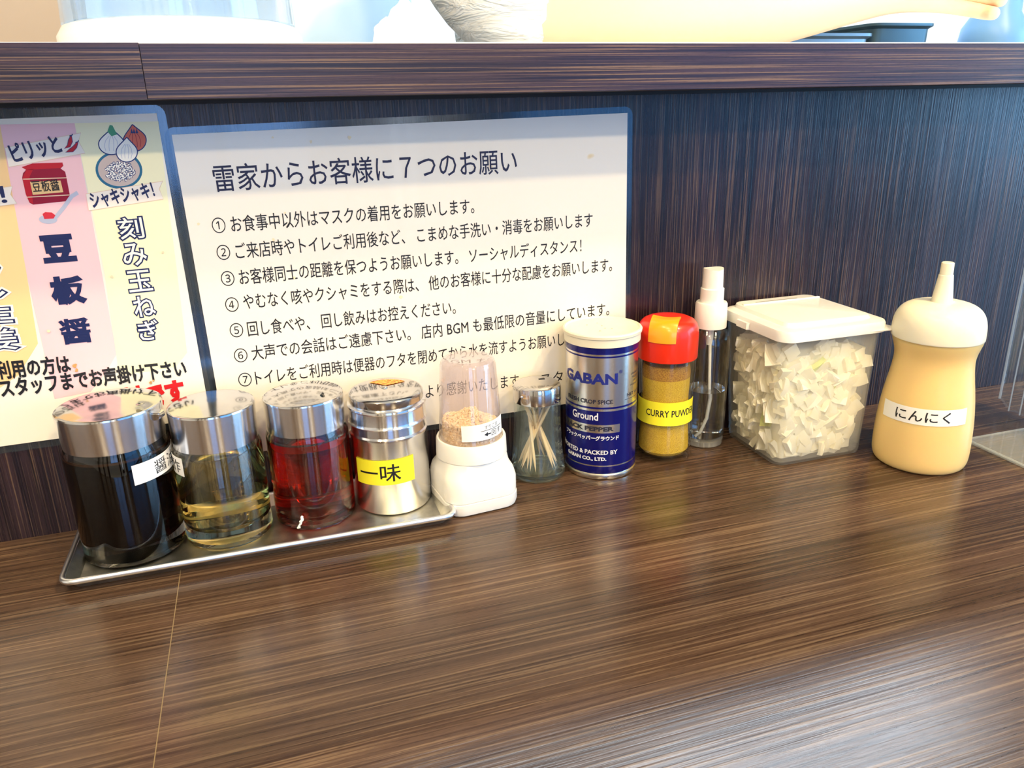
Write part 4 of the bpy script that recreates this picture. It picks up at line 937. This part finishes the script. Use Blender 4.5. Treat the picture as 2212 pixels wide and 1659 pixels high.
lathe_obj('pump_neck', [(0, .1158), (.0088, .1158), (.0087, .1262), (.0080, .1268), (0, .1268)], M['white_pl'], sb, bx_, by_)
bm = bmesh.new(); rr = lathe(bm, [(.0078, .1265), (.0077, .1290), (.0074, .1410)], bx_, by_, 0, 40)
for v in rr[-1]: 
    a = math.atan2(v.co.y - by_, v.co.x - bx_); v.co.z += .0012 * abs(math.cos(a)) - .0006
fix(bm); nz = new_obj('spray_head', bm, M['white_pl'], sb)
bm = bmesh.new(); va = math.atan2(CP.x - bx_, -(CP.y - by_)); 
new_tube = [(bx_, by_, .097), (bx_ + .0002, by_ - .001, .085), (bx_ + .0008, by_ - .002, .060), (bx_ + .0008, by_ - .004, .040), (bx_ - .002, by_ - .006, .024), (bx_ - .007, by_ - .007, .013), (bx_ - .011, by_ - .006, .009)]
tube(bm, new_tube, .0012, 10); new_obj('dip_tube', bm, mat('dip_tube', (.80, .82, .80), .4), sb)
lathe_obj('pump_barrel', [(0, .082), (.0022, .082), (.0030, .088), (.0030, .0965), (0, .0965)], mat('pump_plastic', (.8, .82, .82), .3), sb, bx_, by_ , 0, 20)

# ------------------------------------------------------------------ box of chopped onion
bt = thing('onion_box', (.504, -.046, 0), 'square frosted plastic box of chopped onion under a white lid', 'container')
def BQ(z, ins=0.0, r=.009, n=5):
    k = z / .102; x0 = .4660 - .0045 * k + ins; x1 = .5440 + .0035 * k - ins; y0 = -.0815 - .0015 * k + ins; y1 = -.0110 + .0070 * k - ins
    cx, cy2 = (x0 + x1) / 2, (y0 + y1) / 2; return [(cx + p[0], cy2 + p[1], z) for p in rrect((x1 - x0) / 2, (y1 - y0) / 2, max(.002, r - ins), n)]
bm = bmesh.new(); loft(bm, [BQ(.0, .003), BQ(.0012, .0008), BQ(.004, 0), BQ(.101, 0), BQ(.101, .0012), BQ(.0045, .0014), BQ(.0022, .003)]); fix(bm); new_obj('box_body', bm, M['pp'], bt)
def LQ(z, g=0.0, r=.011, n=6):
    x0, x1, y0, y1 = .4585 - g, .5500 + g, -.0865 - g, -.0035 + g * .2
    cx, cy2 = (x0 + x1) / 2, (y0 + y1) / 2; return [(cx + p[0], cy2 + p[1], z) for p in rrect((x1 - x0) / 2, (y1 - y0) / 2, r, n)]
bm = bmesh.new(); loft(bm, [LQ(.0992, -.0004), LQ(.0985, .0002), LQ(.1045, 0), LQ(.1060, -.0006), LQ(.1066, -.0022), LQ(.1070, -.0085, .008), LQ(.1095, -.0100, .007), LQ(.1098, -.0112, .006)]); fix(bm); ld = new_obj('box_lid', bm, M['white_pl'], bt)
bm = bmesh.new(); box(bm, (.470, -.0185, .1094), (.540, -.0160, .1106), 0, .0004); new_obj('hinge_ridge', bm, M['white_pl'], ld)
bm = bmesh.new(); box(bm, (.484, -.0142, .1092), (.522, -.0132, .10995), 0); new_obj('hinge_gap', bm, mat('gap_dark', (.10, .08, .06), .8), ld)
tb_ = at_z(1928, 713, .1005)
bm = bmesh.new(); c = Vector((.546, -.083, .1005))
vs = [Vector((.530, -.0866, 0)), Vector((.5502, -.066, 0)), Vector((.5560, -.0860, 0)), Vector((.5530, -.0885, 0))]
loft(bm, [[(v.x, v.y, .0992) for v in vs], [(v.x, v.y, .1008) for v in vs]]); bmesh.ops.bevel(bm, geom=bm.edges[:], offset=.0005, segments=2, affect='EDGES'); fix(bm); new_obj('lift_tab', bm, M['white_pl'], ld)
bm = bmesh.new(); vs = [Vector((.4582, -.030, 0)), Vector((.4560, -.031, 0)), Vector((.4560, -.044, 0)), Vector((.4582, -.045, 0))]
loft(bm, [[(v.x, v.y, .0985) for v in vs], [(v.x, v.y, .1035) for v in vs]]); fix(bm); new_obj('hinge_lug', bm, M['white_pl'], ld)
# chopped onion pieces
onm = mat('chopped_onion', (.88, .82, .58), .35); n_ = noise(onm, (60, 60, 60), 2); lk(onm, ramp(onm, n_, [(.3, (.93, .87, .64)), (.6, (.98, .95, .80))]), bsdf(onm).inputs['Base Color'])
ongm = mat('green_onion_flesh', (.70, .76, .26), .35, sss=.4)
random.seed(21); pieces = []
for k in range(10):
    bm = bmesh.new(); L = random.uniform(.0045, .0085); W = random.uniform(.0040, .0065); th = random.uniform(.0014, .0022); cv = random.uniform(.02, .08) * 10
    nx, rows = 5, []
    sk = random.uniform(-.4, .4); tp = random.uniform(.6, 1.0)
    for sgn in (1, -1):
        g_ = []
        for i in range(nx):
            u = -1 + 2 * i / (nx - 1); ww = W * (tp + (1 - tp) * (1 - abs(u)))
            g_.append([bm.verts.new((u * L + sk * v * W * .4, v * ww, sgn * th - cv * .0012 * (u * u * 1.5 + v * v))) for v in (-1, 0, 1)])
        rows.append(g_)
    for i in range(nx - 1):
        for j in range(2):
            bm.faces.new((rows[0][i][j], rows[0][i + 1][j], rows[0][i + 1][j + 1], rows[0][i][j + 1])); bm.faces.new((rows[1][i][j], rows[1][i][j + 1], rows[1][i + 1][j + 1], rows[1][i + 1][j]))
    for i in range(nx - 1):
        for j in (0, 2): bm.faces.new((rows[0][i][j], rows[0][i + 1][j], rows[1][i + 1][j], rows[1][i][j]))
    for j in range(2):
        for i in (0, nx - 1): bm.faces.new((rows[0][i][j], rows[0][i][j + 1], rows[1][i][j + 1], rows[1][i][j]))
    fix(bm); pieces.append(new_obj('onion_piece', bm, ongm if k == 9 else onm, auto=50))
def box_lim(z): k = z / .102; return .4660 - .0045 * k, .5440 + .0035 * k, -.0815 - .0015 * k, -.0110 + .0070 * k
cnt = 0; used = set()
def drop(x, y, z, spin, j):
    global cnt
    src = pieces[j % 9] if random.random() > .03 else pieces[9]
    if src.name not in used: o = src; used.add(src.name)
    else: o = src.copy(); COL.objects.link(o)
    o.location = (x, y, z); o.rotation_euler = spin; cnt += 1
    if src is pieces[9]: tag(o, 'pale green tinged chopped onion piece inside the frosted box', 'onion', 'green tinged onion pieces in the box')
    else: tag(o, 'pale chopped onion piece packed against the wall of the frosted box', 'onion', 'chopped onion pieces in the box')
R_ = random.uniform
for k in range(150):   # against the front wall
    z = R_(.008, .090); x0, x1, y0, y1 = box_lim(z); drop(R_(x0 + .010, x1 - .010), y0 + R_(.0042, .009), z, (R_(.9, 2.2), R_(0, 6.3), R_(-.5, .5)), k)
for k in range(125):   # against the left wall
    z = R_(.008, .088); x0, x1, y0, y1 = box_lim(z); drop(x0 + R_(.0045, .009), R_(y0 + .010, y1 - .010), z, (R_(-.5, .5), R_(.9, 2.2), R_(0, 6.3)), k)
for k in range(24):
    z = R_(.080, .090); x0, x1, y0, y1 = box_lim(z); drop(R_(x0 + .012, x1 - .012), R_(y0 + .012, y1 - .012), z, (R_(-.6, .6), R_(-.6, .6), R_(0, 6.3)), k)
for p in pieces:
    if p.name not in used: bpy.data.objects.remove(p)
bm = bmesh.new(); loft(bm, [BQ(.004, .0065), BQ(.040, .0075), BQ(.084, .0075), BQ(.087, .014)]); fix(bm)
for v in bm.verts: v.co += Vector((mn.noise(v.co * 90), mn.noise(v.co * 90 + Vector((5, 5, 5))), 0)) * .002
tag(new_obj('onion_heap', bm, onm), 'packed chopped onion filling the middle of the frosted box', 'onion', kind='stuff')

# ------------------------------------------------------------------ garlic squeeze bottle
ux, uy = .5748, -.1040
gb = thing('garlic_squeeze_bottle', (ux, uy, 0), 'plump yellow squeeze bottle with cream dome cap and handwritten tape', 'squeeze bottle')
bp_ = [(0, .0008), (.0240, .0008), (.0280, 0), (.0308, .0016), (.0324, .0055), (.0329, .0120), (.0328, .0220), (.0322, .0350), (.0309, .0480), (.0293, .0590), (.0276, .0690), (.0266, .0770), (.0264, .0815), (.0269, .0860), (.0281, .0905), (.0293, .0945), (.0297, .0975), (.0290, .0985)]
def smoothp(P_, n=4):
    out = []
    for i in range(len(P_) - 1):
        p0, p1, p2, p3 = P_[max(i - 1, 0)], P_[i], P_[i + 1], P_[min(i + 2, len(P_) - 1)]
        for k in range(n):
            t = k / n; out.append(tuple(.5 * ((2 * p1[j]) + (-p0[j] + p2[j]) * t + (2 * p0[j] - 5 * p1[j] + 4 * p2[j] - p3[j]) * t * t + (-p0[j] + 3 * p1[j] - 3 * p2[j] + p3[j]) * t ** 3) for j in (0, 1)))
    return out + [P_[-1]]
sp_ = smoothp(bp_[2:], 3); lathe_obj('bottle_body', bp_[:2] + sp_, M['sauce'], gb, ux, uy, 0, 96, close_b=False)
dome = [(.0292, .0972), (.0301, .0970), (.0304, .0978), (.0303, .1035), (.0297, .1085), (.0283, .1130), (.0258, .1168), (.0220, .1196), (.0170, .1213), (.0120, .1220), (.0078, .1222), (.0071, .1230)]
dm = lathe_obj('dome_cap', smoothp(dome, 3) + [(0, .1230)], M['garlic_cap'], gb, ux - .0005, uy, 0, 96, close_b=False)
lathe_obj('nozzle', [(.0072, .1222), (.0068, .1235), (.0048, .1405), (.0047, .1412), (.0043, .1414), (.0041, .1495), (.0036, .1500), (0, .1500)], M['garlic_cap'], gb, ux - .0012, uy, 0, 48, close_b=False)
rfg = interp([(r, z) for r, z in bp_[4:]])
c7 = lambda x, y: (1820 + x / 3.191, 540 + y / 3.191)
q = [cyl_hit(*c7(*p), ux, uy, rfg) for p in ((282, 1130), (842, 1198), (856, 1086), (300, 1020))]
def P(u, v, l, q=q):
    a = (q[0][0] * (1 - u) + q[1][0] * u) * (1 - v) + (q[3][0] * (1 - u) + q[2][0] * u) * v; z = (q[0][1] * (1 - u) + q[1][1] * u) * (1 - v) + (q[3][1] * (1 - u) + q[2][1] * u) * v
    r = rfg(z) + .0003 + l; return Vector((ux + r * math.sin(a), uy - r * math.cos(a), z))
bm = bmesh.new(); label_thick(bm, P, 20, 4); lb = new_obj('tape_label', bm, M['label'], gb)
bm = bmesh.new(); add_text(bm, 'にんにく', subP(P, .20, .79, .18, .84), .0001, lift=.0002, sub=.05, full=True); new_obj('label_text', bm, M['ink'], lb, smooth=False)

# ------------------------------------------------------------------ acrylic divider and its foot
ad = thing('acrylic_divider', (.72, -.2, 0), 'clear ribbed acrylic divider standing upright at the counter end', 'divider')
bm = bmesh.new(); y = -.050; X0 = .7155; pitch = .0105; secL = []; secR = []
n = 34
def zig(i): return .0016 if i % 2 else -.0016
prof = []
for i in range(n): prof.append((X0 - .0018 * 0 + (zig(i)), -.050 - i * pitch / 2))
def zb0(y): d = min(1, (-.050 - y) / .008); return .0035 + (1 - math.sqrt(max(0, 1 - (1 - d) ** 2))) * .008
front = [bm.verts.new((p[0] - .0014, p[1], zb0(p[1]))) for p in prof]; frontt = [bm.verts.new((p[0] - .0014, p[1], .46)) for p in prof]
back = [bm.verts.new((p[0] + .0014, p[1], zb0(p[1]))) for p in prof]; backt = [bm.verts.new((p[0] + .0014, p[1], .46)) for p in prof]
for i in range(n - 1):
    bm.faces.new((front[i], front[i + 1], frontt[i + 1], frontt[i])); bm.faces.new((back[i], backt[i], backt[i + 1], back[i + 1]))
    bm.faces.new((front[i], back[i], back[i + 1], front[i + 1])); bm.faces.new((frontt[i], frontt[i + 1], backt[i + 1], backt[i]))
bm.faces.new((front[0], frontt[0], backt[0], back[0])); bm.faces.new((front[-1], back[-1], backt[-1], frontt[-1])); fix(bm)
new_obj('ribbed_panel', bm, M['acrylic'], ad, smooth=False)
edgem = thin('acrylic_edge_glint', (.95, .97, .98), 1.5, .05, .45, (.80, .84, .86)); rib_me = None  # paler tubes put the bright, light-catching edges into the colour
for i in range(0, n, 2):
    p = prof[i]
    bm = bmesh.new(); tube(bm, [(p[0] - .0016, p[1], zb0(p[1])), (p[0] - .0016, p[1], .46)], .0006 if i else .0011, 6); new_obj('rib_glint', bm, edgem, ad)
bm = bmesh.new(); cs = [(.6336 + .0795, -.0915 - .16)]
hx2, hy2 = .080, .075
def AQ(z, g=0): return [(.6330 + hx2 + p[0], -.0925 - hy2 + p[1], z) for p in rrect(hx2 - g, hy2 - g, .006, 4)]
loft(bm, [AQ(.0002, .0003), AQ(.0006), AQ(.0030), AQ(.0034, .0004)]); fix(bm)
new_obj('foot_plate', bm, thin('acrylic_foot', (.93, .94, .92), 1.49, .08, .26, (.80, .78, .70)), ad)
bm = bmesh.new(); q_ = AQ(.0024, 0); tube(bm, q_ + q_[:1], .0009, 6, caps=False); new_obj('foot_edge_glint', bm, edgem, ad)
bpy.context.view_layer.update()
